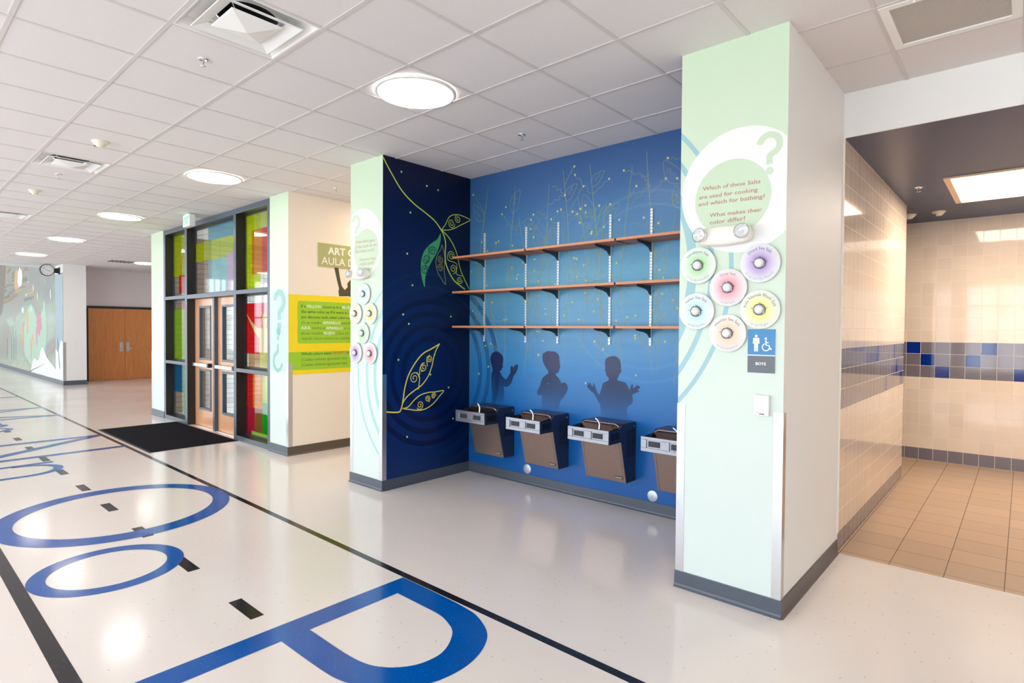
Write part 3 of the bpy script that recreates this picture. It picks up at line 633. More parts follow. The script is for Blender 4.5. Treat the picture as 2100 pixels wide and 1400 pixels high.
# right pier: big circles, question mark, words
F = WY(YF); wv = mat('white_vinyl', (232, 230, 226), .45); gv = mat('mint_circle_vinyl', (196, 214, 184), .45); red = mat('rust_letters', (186, 122, 104), .5)
def clipc(cx, cz, rr, x0, x1, n=96):
    P = [(cx+rr*math.cos(2*PI*i/n), cz+rr*math.sin(2*PI*i/n)) for i in range(n)]
    return [(min(max(x, x0), x1), z_) for x, z_ in P]
def qmark(b, cx, z0, h, tilt, mi, flip=1, wd=None):
    """question mark: hook on top, dot below (flip=-1 turns it upside down)"""
    wd = wd or h*.15; r_ = h*.24
    P = [(-r_, .68*h)]+[(r_*math.cos(a), .74*h+r_*math.sin(a)) for a in [PI*.95-PI*1.25*i/18 for i in range(19)]]+[(.02*h, .48*h), (0, .4*h), (0, .26*h)]
    P = smooth_path(P[1:], 2)
    rot = lambda p: (cx+flip*(p[0]*math.cos(tilt)-p[1]*math.sin(tilt)), z0+flip*(p[0]*math.sin(tilt)+p[1]*math.cos(tilt)))
    b.ribbon([rot(p) for p in P], wd, F, .0022, mi); b.disc(rot((0, .1*h)), wd*.62, F, .0022, mi, 20)
b = MB(); b.poly(clipc(-1.275, 2.485, .37, -1.653, -1.019), F, .001, 0); b.poly(clipc(-1.329, 2.447, .228, -2, 0), F, .0016, 1); qmark(b, -1.112, 2.545, .235, .02, 1)
b.build('circle_graphic', [wv, gv], pierR)
b = MB()
for t, k in (('Which of these Salts', 'tR1'), ('are used for cooking', 'tR2'), ('and which for bathing?', 'tR3'), ('What makes their', 'tR4'), ('color differ?', 'tR5')): text_fit(b, t, TR[k][0], TR[k][1], F, .0024, sy=.8, bold=.0003)
b.build('lettering', red, pierR)
b = MB(); b.poly(clipc(-5.2, 2.53, .365, -5.401, -4.833), F, .001, 0); b.poly(clipc(-5.12, 2.455, .222, -5.4, 0), F, .0016, 1); qmark(b, -5.3, 2.58, .25, 0, 1)
b.build('circle_graphic', [wv, gv], pierL)
b = MB()
for t, k in (('From which parts', 'tL1'), ('of the Earth do we', 'tL2'), ('find these rocks?', 'tL3'), ('How are these', 'tL4'), ('rocks used?', 'tL5')): text_fit(b, t, TR[k][0], TR[k][1], F, .0024)
b.build('lettering', mat('faint_rust_letters', (190, 158, 142), .5), pierL)
# storefront pier question marks
F = WY(3.6095); b = MB(); aqua = mat('aqua_vinyl', (142, 188, 178), .45); aq2 = mat('pale_aqua_vinyl', (190, 212, 204), .45); aq3 = mat('aqua_dot_vinyl', (112, 182, 164), .45)
b.poly([(-7.53, 1.08), (-7.042, 1.08), (-7.042, 2.14), (-7.53, 2.14)], F, .0008, 1)
qmark(b, -7.28, 1.62, .5, 0, 0, 1, .085); qmark(b, -7.32, 1.56, .48, 0, 0, -1, .05); b.disc((-7.3, 1.60), .055, F, .0026, 2, 24)
b.build('question_mark_graphic', [aqua, aq2, aq3], bpy.data.objects['wall_art_room_front'])
# yellow graphic wall
F = WX(-7.04); ye = mat('yellow_vinyl', (252, 226, 30), .45); lg = mat('lime_green_vinyl', (160, 212, 50), .45); dk = mat('olive_letters', (84, 92, 44), .5); dl = mat('light_olive_letters', (122, 146, 60), .5); wl = mat('white_letters', (248, 248, 240), .5)
rl = mat('red_letters', (206, 92, 52), .5)
b = MB(); b.poly([(3.612, 1.04), (6.2, 1.04), (6.2, 2.08), (3.612, 2.08)], F, .0008, 0); b.poly([(3.612, 1.10), (6.2, 1.10), (6.2, 1.335), (3.612, 1.335)], F, .0014, 1)
rr = .03; P = []
for cx, cz, a0 in ((6.1, 1.97, 0), (3.765, 1.97, PI/2), (3.765, 1.475, PI), (6.1, 1.475, 1.5*PI)): P += [(cx+rr*math.cos(a0+PI/2*i/4), cz+rr*math.sin(a0+PI/2*i/4)) for i in range(5)]
b.poly(P, F, .0014, 1); b.build('yellow_panel_graphic', [ye, lg], wall_art)
b = MB()
def line(words, k, y1=None):
    """words: list of (text, material index) set along one line"""
    (u0, z0), (u1, z1) = TR[k]; full = ' '.join(w_[0] for w_ in words); tot = text2d(full)[2]; s = (u1-u0)/tot; pos = 0; run = ''
    for w_, mi in words:
        pre = text2d(run+w_)[2]-text2d(w_)[2] if run else 0; wd = text2d(w_)[2]
        text_fit(b, w_, (u0+pre*s, z0), (u0+(pre+wd)*s, z0), F, .0022, mi, bold=.0012 if mi == 2 else .0004)
        run += w_+' '
line([('If a', 0), ('YELLOW', 2), ('square is in a', 0), ('BLUE', 2)], 'tY1'); line([('the same color as if it were in a', 0)], 'tY2'); line([('you discover with other color co', 0)], 'tY3')
line([('¿Si un cuadro', 1), ('AMARILLO', 2), ('esta d', 1)], 'tY4'); line([('AZUL', 2), ('tendrá el', 1), ('AMARILLO', 2), ('el m', 1)], 'tY5'); line([('en un cuadro', 1), ('ROJO?', 2), ('¿Que es l', 1)], 'tY6')
line([('cuando otros colores se combin', 1)], 'tY7'); line([('Which colors seem', 0), ('WARM?', 3), ('W', 0)], 'tY8'); line([('¿Cuales colores aparecen más', 1)], 'tY9'); line([('¿Cuales colores aparecen más', 1)], 'tY10')
b.build('lettering', [dk, dl, wl, rl], wall_art)
b = MB(); b.poly(TR['arm'], F, .0012); b.poly([(4.5, 2.085), (4.5, 2.28), (4.56, 2.34), (4.7, 2.38), (4.8, 2.28), (4.86, 2.2), (4.95, 2.47), (5.05, 2.46), (5.0, 2.2), (4.95, 2.085)], F, .0013)
b.build('figure_silhouette', mat('dark_olive_vinyl', (84, 76, 58), .5), wall_art)
sg = thing('room_sign', 'olive green art room sign with white letters on the cream wall above the yellow panel', 'sign', (-7.04, 4.45, 2.45))
MB().box(-7.039, -7.03, 4.022, 5.4, 2.472, 2.785).build('sign_board', mat('olive_sign', (176, 180, 124), .45), sg, bevel=.002)
b = MB(); F = WX(-7.03)
text_fit(b, 'ART C', TR['tA1'][0], (4.56, TR['tA1'][0][1]), F, .001, 0, bold=.005); b.build('lettering', wl, sg); b = MB(); text_fit(b, 'AULA D', (4.07, 2.505), (4.565, 2.505), F, .001, 0, bold=.001)
b.build('lettering', wl, sg)

# ---------------------------------------------------------------- corner guards
def guard(x, y, sx, sy, label, w_=.05, h0=.105, h1=1.182):
    """stainless angle round a corner at (x,y); sx,sy point from the corner along the two walls"""
    b = MB(); t = .003
    b.box(min(x, x+sx*w_), max(x, x+sx*w_), y-t if sy > 0 else y, y if sy > 0 else y+t, h0, h1)
    b.box(x if sx < 0 else x-t, x+t if sx < 0 else x, min(y-t*(sy > 0), y+sy*w_), max(y-t*(sy > 0), y+sy*w_), h0, h1)
    o = b.build('corner_guard', steel); tag(o, label, 'corner guard', 'steel corner guards'); return o
guard(-5.403, YF, 1, 1, 'stainless corner guard on the left edge of the narrow left pier')
guard(XP, YF, -1, 1, 'stainless corner guard between the left pier front and the navy panel')
guard(-1.655, YF, 1, 1, 'stainless corner guard on the left edge of the right pier beside the fountains')
guard(-1.017, YF, -1, 1, 'stainless corner guard on the right front corner of the nearest pier')
guard(-7.04, 3.6095, -1, 1, 'stainless corner guard where the mint wall meets the yellow graphic wall', .055, .115, 1.19)
guard(-20.0, 3.69, -1, 1, 'dark corner guard on the distant white pier below the clock', .06, .125, 1.2)
guard(-12.31, 3.61, 1, 1, 'steel corner guard at the left end of the glazed entrance wall', .05, .115, 1.19)

# ---------------------------------------------------------------- shelves
for i, (x, ho) in enumerate(((-4.587, 'nearest the navy panel'), (-3.969, 'second from the navy panel'), (-3.543, 'third from the navy panel'), (-2.931, 'fourth from the navy panel'), (-2.504, 'nearest the right pier'))):
    t = thing('shelf_standard', 'slotted white metal wall standard with three dark shelf brackets, '+ho, 'shelf standard', (x, 4.688, 1.51), 'shelf standards on the blue wall')
    b = MB(); b.box(x-.011, x+.011, 4.676, 4.688, 1.51, 2.733)
    k = 0; z_ = 1.53
    while z_ < 2.72:
        for s in (-.005, .005): b.box(x+s-.0018, x+s+.0018, 4.6752, 4.6765, z_, z_+.014, 1)
        z_ += .028
    b.build('upright', [mat('white_standard', (236, 238, 240), .35, metal=.2), black], t)
    for zt in (2.430, 2.045, 1.662):
        fr = lambda u, v, n=0, x=x: (x+n, u, v)
        MB().prism([(4.676, zt), (4.415, zt), (4.415, zt-.012), (4.47, zt-.022), (4.56, zt-.03), (4.63, zt-.048), (4.66, zt-.075), (4.676, zt-.085)], fr, -.006, .006).build('bracket', mat('slate_bracket', (44, 66, 76), .4), t)
rows = (('top', 2.430), ('middle', 2.045), ('bottom', 1.662)); cols = (('left', -4.79, -3.735), ('centre', -3.715, -2.70), ('right', -2.68, -1.675))
for rn, z_ in rows:
    for cn, x0, x1 in cols:
        t = thing('wall_shelf', f'orange brown laminate shelf board, {cn} board of the {rn} row', 'shelf', ((x0+x1)/2, 4.53, z_), 'shelf boards in the alcove')
        MB().box(x0, x1, 4.378, 4.665, z_, z_+.022).build('board', shelf_m, t)
        MB().box(x0, x1, 4.374, 4.378, z_, z_+.022).build('edge_band', shelf_edge, t)
for rn, z_ in rows:
    for xx, w_ in ((-3.725, 'left'), (-2.69, 'right')):
        tag(MB().box(xx-.0085, xx+.0085, 4.38, 4.5, z_-.004, z_+.02).build('shelf_clip', black), f'small dark clip joining the {rn} row boards at the {w_} joint', 'clip', 'dark shelf joint clips')

# ---------------------------------------------------------------- drinking fountains
def fountain():
    t = local('drinking_fountain', '', 'drinking fountain', (0, 0, 0), 'wall mounted drinking fountains')
    W = .215; fr = lambda u, v, n=0: (n, u, v)          # u = y (0 at the wall, negative into the alcove), v = z, extruded along x
    navy_m = mat('slate_enamel', (44, 50, 76), .3, noise=.1, nscale=4); bronze = m_wood('brushed_bronze_steel', (150, 128, 118), (172, 150, 140), (14, 14, .6), .34, 0)
    bronze.node_tree.nodes['Principled BSDF'].inputs['Metallic'].default_value = .75
    prof = [(0, 0), (-.165, 0), (-.262, .385), (-.262, .505), (-.25, .53), (-.225, .54), (-.02, .54), (-.004, .525), (0, .5)]
    MB().prism(prof, fr, -W+.004, W-.004).build('cabinet', navy_m, t, bevel=.004)
    b = MB(); d = Vector((.097, .385)).normalized()   # inclined front panel
    A = [(-.172, .004), (-.268, .385)]
    b.add([(-W+.002, A[0][0], A[0][1]), (W-.002, A[0][0], A[0][1]), (W-.002, A[1][0], A[1][1]), (-W+.002, A[1][0], A[1][1]), (-W+.002, A[0][0]+.012, A[0][1]), (W-.002, A[0][0]+.012, A[0][1]), (W-.002, A[1][0]+.012, A[1][1]), (-W+.002, A[1][0]+.012, A[1][1])],
          [(0, 1, 2, 3), (1, 5, 6, 2), (4, 0, 3, 7), (0, 4, 5, 1), (3, 2, 6, 7), (5, 4, 7, 6)])
    fp_ = b.build('front_panel', bronze, t)
    for sx in (-W+.022, W-.022): MB().add([(sx-.0012, -.1726, .006), (sx+.0012, -.1726, .006), (sx+.0012, -.2686, .384), (sx-.0012, -.2686, .384)], [(0, 1, 2, 3)]).build('seam', black, fp_)
    q = lambda x, h, n: (x, -.172-.097/.381*h-n, .004+h)
    b = MB(); b.add([q(.105, .03, .001), q(.185, .03, .001), q(.185, .052, .001), q(.105, .052, .001), q(.105, .03, .004), q(.185, .03, .004), q(.185, .052, .004), q(.105, .052, .004)], [(4, 5, 6, 7), (0, 1, 5, 4), (1, 2, 6, 5), (2, 3, 7, 6), (3, 0, 4, 7)], 0)
    b.add([q(.11, .034, .0045), q(.18, .034, .0045), q(.18, .048, .0045), q(.11, .048, .0045)], [(0, 1, 2, 3)], 1)
    b.build('name_plate', [black, mat('plate_silver', (196, 190, 184), .3, metal=.6)], t)
    # basin: tray with side walls, sunken dark bowl
    db = mat('basin_steel', (74, 60, 56), .22, metal=.85)
    b = MB(); b.box(-W, -W+.012, -.458, -.25, .385, .503, 1); b.box(W-.012, W, -.458, -.25, .385, .503, 1); b.box(-W, W, -.458, -.25, .385, .395, 1)
    b.box(-W+.012, W-.012, -.446, -.255, .455, .462, 0)
    b.add([(-W+.012, -.446, .503), (W-.012, -.446, .503), (W-.05, -.42, .462), (-W+.05, -.42, .462)], [(0, 1, 2, 3)]); b.add([(-W+.012, -.27, .52), (W-.012, -.27, .52), (W-.05, -.29, .462), (-W+.05, -.29, .462)], [(3, 2, 1, 0)])
    for s in (-1, 1): b.add([(s*(W-.012), -.446, .503), (s*(W-.012), -.27, .515), (s*(W-.05), -.29, .462), (s*(W-.05), -.42, .462)], [(0, 1, 2, 3)])
    b.build('basin', [db, navy_m], t)
    b = MB(); b.tube([(-W+.02, -.262, .49), (-W+.03, -.266, .525), (-W+.06, -.268, .538), (W-.06, -.268, .538), (W-.03, -.266, .525), (W-.02, -.262, .49)], .008)
    b.build('basin_rim', mat('bronze_rim', (168, 138, 122), .25, metal=.8), t)
    # front bezel with two push bars
    F = lambda u, v, n=0: (u, -.458-n, v)
    b = MB(); z0, z1 = .388, .508
    def fbox(x0, x1, za, zb, n0, n1, mi=0): b.box(x0, x1, -.458-n1, -.458-n0, za, zb, mi)
    fbox(-W, W, z0, z0+.03, 0, .014); fbox(-W, W, z1-.022, z1, 0, .014); fbox(-W, -W+.05, z0+.03, z1-.022, 0, .014); fbox(W-.05, W, z0+.03, z1-.022, 0, .014); fbox(-.035, .035, z0+.03, z1-.022, 0, .014); fbox(-W, W, z0+.02, z1-.02, 0, .004)
    bz = b.build('front_bezel', mat('bezel_silver', (158, 160, 168), .3, metal=.7), t, bevel=.003)
    for s in (-1, 1):
        b = MB(); x0, x1 = sorted((s*.05, s*.148)); b.box(x0, x1, -.469, -.46, z0+.042, z1-.034)
        for k in range(5): b.box(x0+.004, x1-.004, -.471, -.469, z0+.046+k*.008, z0+.049+k*.008)
        b.build('push_bar', mat('push_bar_rubber', (46, 50, 56), .5), t)
    for s in (-1, 1):
        b = MB(); xx = s*W
        b.box(min(xx, xx+s*.003), max(xx, xx+s*.003), -.43, -.3, z0+.03, z1-.03); b.build('side_grip', black, t)
    b = MB(); b.tube([(.075, -.40, .46), (.075, -.40, .50), (.075, -.398, .512)], [.011, .010, .009], n=14); b.tube([(.075, -.398, .51), (.076, -.396, .535), (.072, -.394, .555), (.058, -.392, .574), (.040, -.392, .588), (.030, -.392, .594)], [.009, .0085, .0085, .009, .0105, .007], n=12)
    b.build('bubbler', chrome, t)
    for s in (-1, 1):                                                # louvred side grille
        b = MB(); xx = s*(W-.003)
        for c in (-.13, -.05):
            for k in range(13): b.box(min(xx, xx+s*.004), max(xx, xx+s*.004), c-.03, c+.03, .235+k*.019, .242+k*.019)
        b.build('louver_grille', black, t)
        b = MB(); b.lathe([(.0, .004), (.005, .003), (.006, 0)], lambda u, v, n=0, s=s: (s*(W-.004)+s*n, -.03+u, .5+v)); b.build('screw', chrome, t)
    return t
f0 = fountain(); fx = (-4.336, -3.607, -2.852, -2.115)
fl_ = ('bronze fronted drinking fountain beside the navy panel, farthest left', 'second drinking fountain from the navy panel, above the left round cover plate', 'third drinking fountain from the navy panel, under the child with both hands raised', 'drinking fountain partly hidden by the right pier')
for i, x in enumerate(fx):
    if i == 0: f0.location = (x, 4.686, .275); f0['label'] = fl_[0]
    else: dup(f0, (x, 4.686, .275), fl_[i])
for x, w_ in ((-3.935, 'round steel cover plate low on the blue wall under the second fountain'), (-2.466, 'round pale cover plate low on the blue wall left of the last fountain')):
    t = local('cover_plate', w_, 'cover plate', (x, 4.688, .162), 'round wall cover plates')
    F = lambda u, v, n=0: (u, -n, v)
    MB().lathe([(.052, 0), (.052, .003), (.046, .006), (.012, .0075), (0, .0075)], F, n=32).build('plate', mat('plate_grey', (196, 200, 206), .35, metal=.5), t)
    MB().lathe([(.008, .0075), (.008, .012), (0, .013)], F, n=12).build('screw', chrome, t)

# ---------------------------------------------------------------- round specimen discs and their lights
holder = mat('holder_metal', (120, 120, 124), .15, metal=1)
def specimen(name_en, name_es, rgb, loc, label, txt=(104, 118, 132), small=None):
    t = local('specimen_disc', label, 'display disc', loc, 'round specimen discs')
    R_ = .113 if small is None else .109; F = lambda u, v, n=0: (u, -n, v)
    m = mat('disc_'+'_'.join(map(str, rgb)), rgb, .4); n = N(m)
    if not m.get('done'):
        m['done'] = 1; g = n.new('ShaderNodeTexCoord'); s = n.new('ShaderNodeSeparateXYZ'); n.link(g.outputs['Object'], s.inputs[0])
        d = n.math('SQRT', n.math('ADD', n.math('POWER', s.outputs[0], 2), n.math('POWER', s.outputs[2], 2)))
        q = n.math('DIVIDE', n.math('FLOOR', n.math('MULTIPLY', n.math('DIVIDE', d, .117), 18)), 18)
        n.col(n.ramp(q, [(0, rgb), (.38, tuple(int(v*.55+226*.45) for v in rgb)), (.75, tuple(int(v*.12+232*.88) for v in rgb)), (1, (234, 236, 232))]))
    MB().lathe([(R_-.002, .008), (R_, .010), (R_, .018), (R_-.0015, .020), (0, .020)], F, n=56).build('disc', m, t)
    MB().lathe([(.035, 0), (.035, .009)], F, n=20).build('spacer', wtrim, t)
    if small is None:
        b = MB(); text_arc(b, name_en, (0, 0), .078, PI/2, .0175, F, .0206, 0); b.build('lettering', mat('lab_'+str(txt), txt, .5), t)
        b = MB(); text_arc(b, name_es, (0, 0), .098, -PI/2, .0155, F, .0206, 0, True); b.build('lettering', mat('lab_light', (176, 188, 194), .5), t)
    else:
        b = MB(); text_arc(b, small, (0, 0), .075, PI/2, .013, F, .0206, 0); b.build('lettering', mat('lab_light', (186, 196, 200), .5), t)
    MB().lathe([(.034, .020), (.034, .034), (.031, .037), (.028, .034), (.028, .022)], F, n=28, caps=(1, 0)).build('holder_ring', holder, t)
    b = MB()
    for a in (PI/2, PI/2+2.094, PI/2+4.189): b.box(.033*math.cos(a)-.003, .033*math.cos(a)+.003, -.038, -.02, .033*math.sin(a)-.004, .033*math.sin(a)+.004)
    for a in (.2, PI-.2): b.tube([(.030*math.cos(a), -.03, .03*math.sin(a)), (.046*math.cos(a), -.034, .04*math.sin(a))], [.003, .0012], n=6)
    b.build('clamp', holder, t)
    MB().lathe([(.028, .022), (.0275, .034), (.023, .044), (.014, .050), (0, .052)], F, n=28).build('specimen_jar', mat('clear_jar_salt', (236, 236, 236), .05, spec=.8, noise=.35, nscale=90, coat=1), t)
    return t
GR, PU, PK, CY, YL, OR = (150, 216, 128), (160, 116, 196), (246, 124, 136), (176, 226, 230), (234, 238, 90), (250, 198, 146)
specimen('Himalayan Salt', 'La Sal del Himalaya', GR, (-1.526, YF, 2.052), 'green centred disc reading Himalayan Salt, upper left on the right pier', (96, 142, 128))
specimen('Dead Sea Salt', 'La Sal del Mar Muerto', PU, (-1.153, YF, 2.041), 'purple centred disc reading Dead Sea Salt, upper right on the right pier', (92, 104, 150))
specimen('Grey Salt', 'La Sal Gris', PK, (-1.337, YF, 1.907), 'pink red centred disc reading Grey Salt, in the middle of its cluster', (140, 140, 146))
specimen('Italian Sea Salt', 'La Sal Italiana', CY, (-1.533, YF, 1.768), 'pale aqua disc reading Italian Sea Salt on the right pier')
specimen('Kala Namak Black Salt', 'La Sal Negra', YL, (-1.150, YF, 1.772), 'yellow centred disc reading Kala Namak Black Salt above the restroom sign', (110, 122, 116))
specimen('Hawiian Sea Salt', 'La Sal Hawaiana', OR, (-1.337, YF, 1.633), 'peach centred disc reading Hawiian Sea Salt, lowest on the right pier', (128, 124, 126))
LP = (-5.137, YF, 2.004), (-5.288, YF, 1.803), (-5.02, YF, 1.80), (-5.155, YF, 1.597), (-5.285, YF, 1.39), (-5.02, YF, 1.39)
for (rgb, w_, nm), l in zip(((CY, 'pale blue disc, topmost of six on the narrow left pier', 'Rock'), (OR, 'peach disc on the left pier, left of the yellow one', 'Rock'), (YL, 'yellow disc on the left pier beside the navy corner', 'Rock'), (GR, 'green disc alone in the third row of the left pier cluster', 'Rock'), (PU, 'purple disc, lowest left of the cluster on the left pier', 'Rock'), (PK, 'pink red disc, lowest right of the cluster on the left pier', 'Rock')), LP):
    t = specimen('', '', rgb, l, w_, small='Roca')
    for c in list(t.children):
        if c.name.startswith('lettering'): bpy.data.objects.remove(c)
def elight(loc, label, s=1):
    t = local('emergency_light', label, 'emergency light', loc, 'twin head emergency lights'); F = lambda u, v, n=0: (u, -n, v)
    b = MB(); n_ = 28; ring = []
    xs = [-.16, -.158, -.15, -.125, -.08, 0, .08, .125, .15, .158, .16]; hs = [.012, .03, .042, .05, .056, .06, .056, .05, .042, .03, .012]
    vs = []
    for x, h in zip(xs, hs):
        for k in range(n_):
            a = 2*PI*k/n_; vs.append((x*s, -.038-math.copysign(abs(math.cos(a))**.7, math.cos(a))*.038, h*math.copysign(abs(math.sin(a))**.8, math.sin(a))))
    b.add(vs, [(i*n_+k, i*n_+(k+1) % n_, (i+1)*n_+(k+1) % n_, (i+1)*n_+k) for i in range(len(xs)-1) for k in range(n_)], 0, True)
    b.add(vs, [tuple(range(n_)), tuple(range((len(xs)-1)*n_, len(xs)*n_))]); b.build('housing', mat('cream_housing', (240, 234, 222), .35), t)
    for x, tx in ((-.122, -.25), (.122, .1)):
        m = Matrix.Rotation(tx, 3, 'Z') @ Matrix.Rotation(-.12, 3, 'X')
        def HF(u, v, n=0, m=m, x=x):
            q = m @ Vector((u, -n, v)); return (x*s+q.x, -.07+q.y, .004+q.z)
        h = MB().lathe([(.036, 0), (.043, .02), (.044, .036), (.041, .038)], HF, n=30, caps=(1, 0)).build('lamp_head', chrome, t)
        b = MB().lathe([(.040, .037), (.036, .02), (.024, .008), (.008, .003), (0, .003)], HF, n=24, smooth=False, caps=(0, 1)); b.build('reflector', mat('faceted_reflector', (240, 242, 244), .15, metal=.35), h)
        MB().lathe([(.007, .003), (.007, .018), (0, .022)], HF, n=12).build('bulb', wv, h)
        b = MB()
        for k in range(12):
            a = 2*PI*k/12; b.ribbon([(.008*math.cos(a), .008*math.sin(a)), (.038*math.cos(a+.15), .038*math.sin(a+.15))], .0014, HF, .0375)
        b.build('lens_ribs', steel, h)
    return t
elight((-1.357, YF, 2.218), 'white twin head emergency light on the right pier above the salt discs')
elight((-5.19, YF, 2.212), 'white twin head emergency light on the left pier above its discs', .88)

# ---------------------------------------------------------------- restroom sign and thermostat
F = WY(YF); t = thing('restroom_sign', 'blue and grey BOYS restroom sign with man and wheelchair pictograms on the right pier', 'sign', (-1.141, YF, 1.404))
MB().box(-1.218, -1.064, YF-.006, YF, 1.404, 1.658).build('backplate', wtrim, t)
MB().box(-1.218, -1.064, YF-.008, YF-.006, 1.509, 1.658).build('blue_panel', mat('sign_blue', (52, 128, 182), .4), t)
MB().box(-1.218, -1.064, YF-.008, YF-.006, 1.404, 1.503).build('grey_panel', mat('sign_grey', (96, 102, 110), .4), t)
b = MB(); x0, zc = -1.170, 1.58
b.disc((x0, zc+.038), .008, F, .0085, 0, 20)
b.poly([(x0-.017, zc+.027), (x0+.017, zc+.027), (x0+.019, zc-.006), (x0+.013, zc-.006), (x0+.012, zc+.012), (x0+.010, zc-.052), (x0+.002, zc-.052), (x0, zc-.016), (x0-.002, zc-.052), (x0-.010, zc-.052), (x0-.012, zc+.012), (x0-.013, zc-.006), (x0-.019, zc-.006)], F, .0085)
b.build('man_pictogram', wl, t); b = MB()
wx, wz = -1.112, 1.558
b.disc((wx-.004, wz+.046), .0065, F, .0085, 0, 18)
b.ribbon([(wx-.004, wz+.036), (wx-.002, wz+.008), (wx+.014, wz+.006), (wx+.022, wz-.016), (wx+.030, wz-.014)], .007, F, .0086); b.ribbon([(wx-.003, wz+.024), (wx+.012, wz+.022)], .005, F, .0087)
b.ribbon([(wx-.003+.02*math.cos(a), wz-.004+.02*math.sin(a)) for a in [1.9+4.4*i/24 for i in range(25)]], .0055, F, .0088)
b.build('wheelchair_pictogram', wl, t); b = MB(); text_fit(b, 'BOYS', (-1.170, 1.449), (-1.114, 1.449), F, .0085, bold=.0006)
b.build('lettering', wl, t)
t = thing('thermostat', 'small white thermostat box on the right pier below the restroom sign', 'thermostat', (-1.13, YF, 1.157))
MB().box(-1.173, -1.088, YF-.028, YF, 1.157, 1.277).build('cover', wtrim, t, bevel=.004)
b = MB()
for k in range(4):
    for j in range(3): b.box(-1.160+k*.005, -1.158+k*.005, YF-.0285, YF-.028, 1.166+j*.006, 1.169+j*.006)
b.build('vent_holes', mat('vent_grey', (120, 120, 122), .6), t); MB().box(-1.140, -1.112, YF-.0288, YF-.028, 1.165, 1.170).build('badge', black, t)

# ---------------------------------------------------------------- glazed entrance (storefront)
sf = thing('storefront', 'grey framed glazed entrance wall with coloured film panes and side lights', 'storefront', (-9.6, 3.7, 0))
Y0, Y1, YG = 3.61, 3.775, 3.745
def fpart(name, x0, x1, z0, z1, y0=Y0, y1=Y1):
    b = MB(); b.box(x0, x1, y0, y1, z0, z1, [1, 1, 0, 1, 1, 1]); return b.build(name, [frame_m, frame_d], sf, bevel=.003)
for x0, x1 in ((-11.65, -11.56), (-10.62, -10.52), (-8.69, -8.60), (-7.62, -7.545)): fpart('post', x0, x1, 0, HC-.09)
fpart('head', -11.65, -7.545, HC-.09, HC-.009)
for x0, x1 in ((-11.56, -10.62), (-8.60, -7.62)):
    fpart('sill', x0, x1, 0, .07); fpart('transom', x0, x1, 1.0, 1.056); fpart('transom', x0, x1, 2.13, 2.19)
fpart('transom', -10.52, -8.69, 2.12, 2.19)
for (x0, x1, z0, z1) in ((-11.56, -10.62, .07, 1.0), (-11.56, -10.62, 1.056, 2.13), (-11.56, -10.62, 2.19, HC-.09), (-10.52, -8.69, 2.19, HC-.09), (-8.60, -7.62, .07, 1.0), (-8.60, -7.62, 1.056, 2.13), (-8.60, -7.62, 2.19, HC-.09)):
    b = MB(); s = .022
    for a in ((x0, x1, z0, z0+s), (x0, x1, z1-s, z1), (x0, x0+s, z0+s, z1-s), (x1-s, x1, z0+s, z1-s)): b.box(a[0], a[1], YG-.02, YG+.02, a[2], a[3])
    b.build('glazing_bead', frame_d, sf)
def film(rgb, a=.32):
    nm = 'film_%d_%d_%d' % rgb
    if nm in MC: return MC[nm]
    m = bpy.data.materials.new(nm); m.use_nodes = True; MC[nm] = m; nt = m.node_tree; nt.nodes.clear()
    o = nt.nodes.new('ShaderNodeOutputMaterial'); tr = nt.nodes.new('ShaderNodeBsdfTransparent'); df = nt.nodes.new('ShaderNodeBsdfDiffuse'); gl = nt.nodes.new('ShaderNodeBsdfGlossy'); fz = nt.nodes.new('ShaderNodeFresnel')
    fz.inputs[0].default_value = 1.45; gl.inputs['Roughness'].default_value = .03
    tr.inputs[0].default_value = lin(rgb); df.inputs[0].default_value = lin(rgb)
    a1 = nt.nodes.new('ShaderNodeMixShader'); a1.inputs[0].default_value = a; nt.links.new(tr.outputs[0], a1.inputs[1]); nt.links.new(df.outputs[0], a1.inputs[2])
    a2 = nt.nodes.new('ShaderNodeMixShader'); nt.links.new(fz.outputs[0], a2.inputs[0]); nt.links.new(a1.outputs[0], a2.inputs[1]); nt.links.new(gl.outputs[0], a2.inputs[2]); nt.links.new(a2.outputs[0], o.inputs[0]); return m
clear = film((238, 244, 244), .06)
def pane(x0, x1, z0, z1, cols_):
    """glass pane split into patches of film and painted-in reflections: (x fraction, z fraction, x fraction, z fraction, colour)"""
    cuts_x = sorted({0, 1}|{c[0] for c in cols_}|{c[2] for c in cols_}); cuts_z = sorted({0, 1}|{c[1] for c in cols_}|{c[3] for c in cols_})
    ms = [clear]; b = MB()
    for i in range(len(cuts_x)-1):
        for j in range(len(cuts_z)-1):
            cx, cz = (cuts_x[i]+cuts_x[i+1])/2, (cuts_z[j]+cuts_z[j+1])/2; m_ = clear
            for c in cols_:
                if c[0] <= cx <= c[2] and c[1] <= cz <= c[3]: m_ = film(c[4])
            if m_ not in ms: ms.append(m_)
            X0, X1 = x0+(x1-x0)*cuts_x[i], x0+(x1-x0)*cuts_x[i+1]; Z0, Z1 = z0+(z1-z0)*cuts_z[j], z0+(z1-z0)*cuts_z[j+1]
            b.quad((X0, YG, Z0), (X1, YG, Z0), (X1, YG, Z1), (X0, YG, Z1), ms.index(m_))
    return b.build('glass_pane', ms, sf)
YG_, RD, GN, BL, ORG, LB, LL = (188, 208, 20), (196, 22, 36), (16, 156, 32), (24, 110, 160), (214, 130, 40), (150, 204, 214), (200, 180, 210)
pane(-11.56, -10.62, 2.19, HC-.09, [(0, .32, .9, 1, YG_), (.3, .05, .85, .34, RD), (.9, 0, 1, 1, (220, 226, 220))])
pane(-11.56, -10.62, 1.056, 2.13, [(0, 0, .85, .85, (150, 206, 40)), (.45, .85, 1, 1, RD), (.55, .4, .85, .85, ORG)])
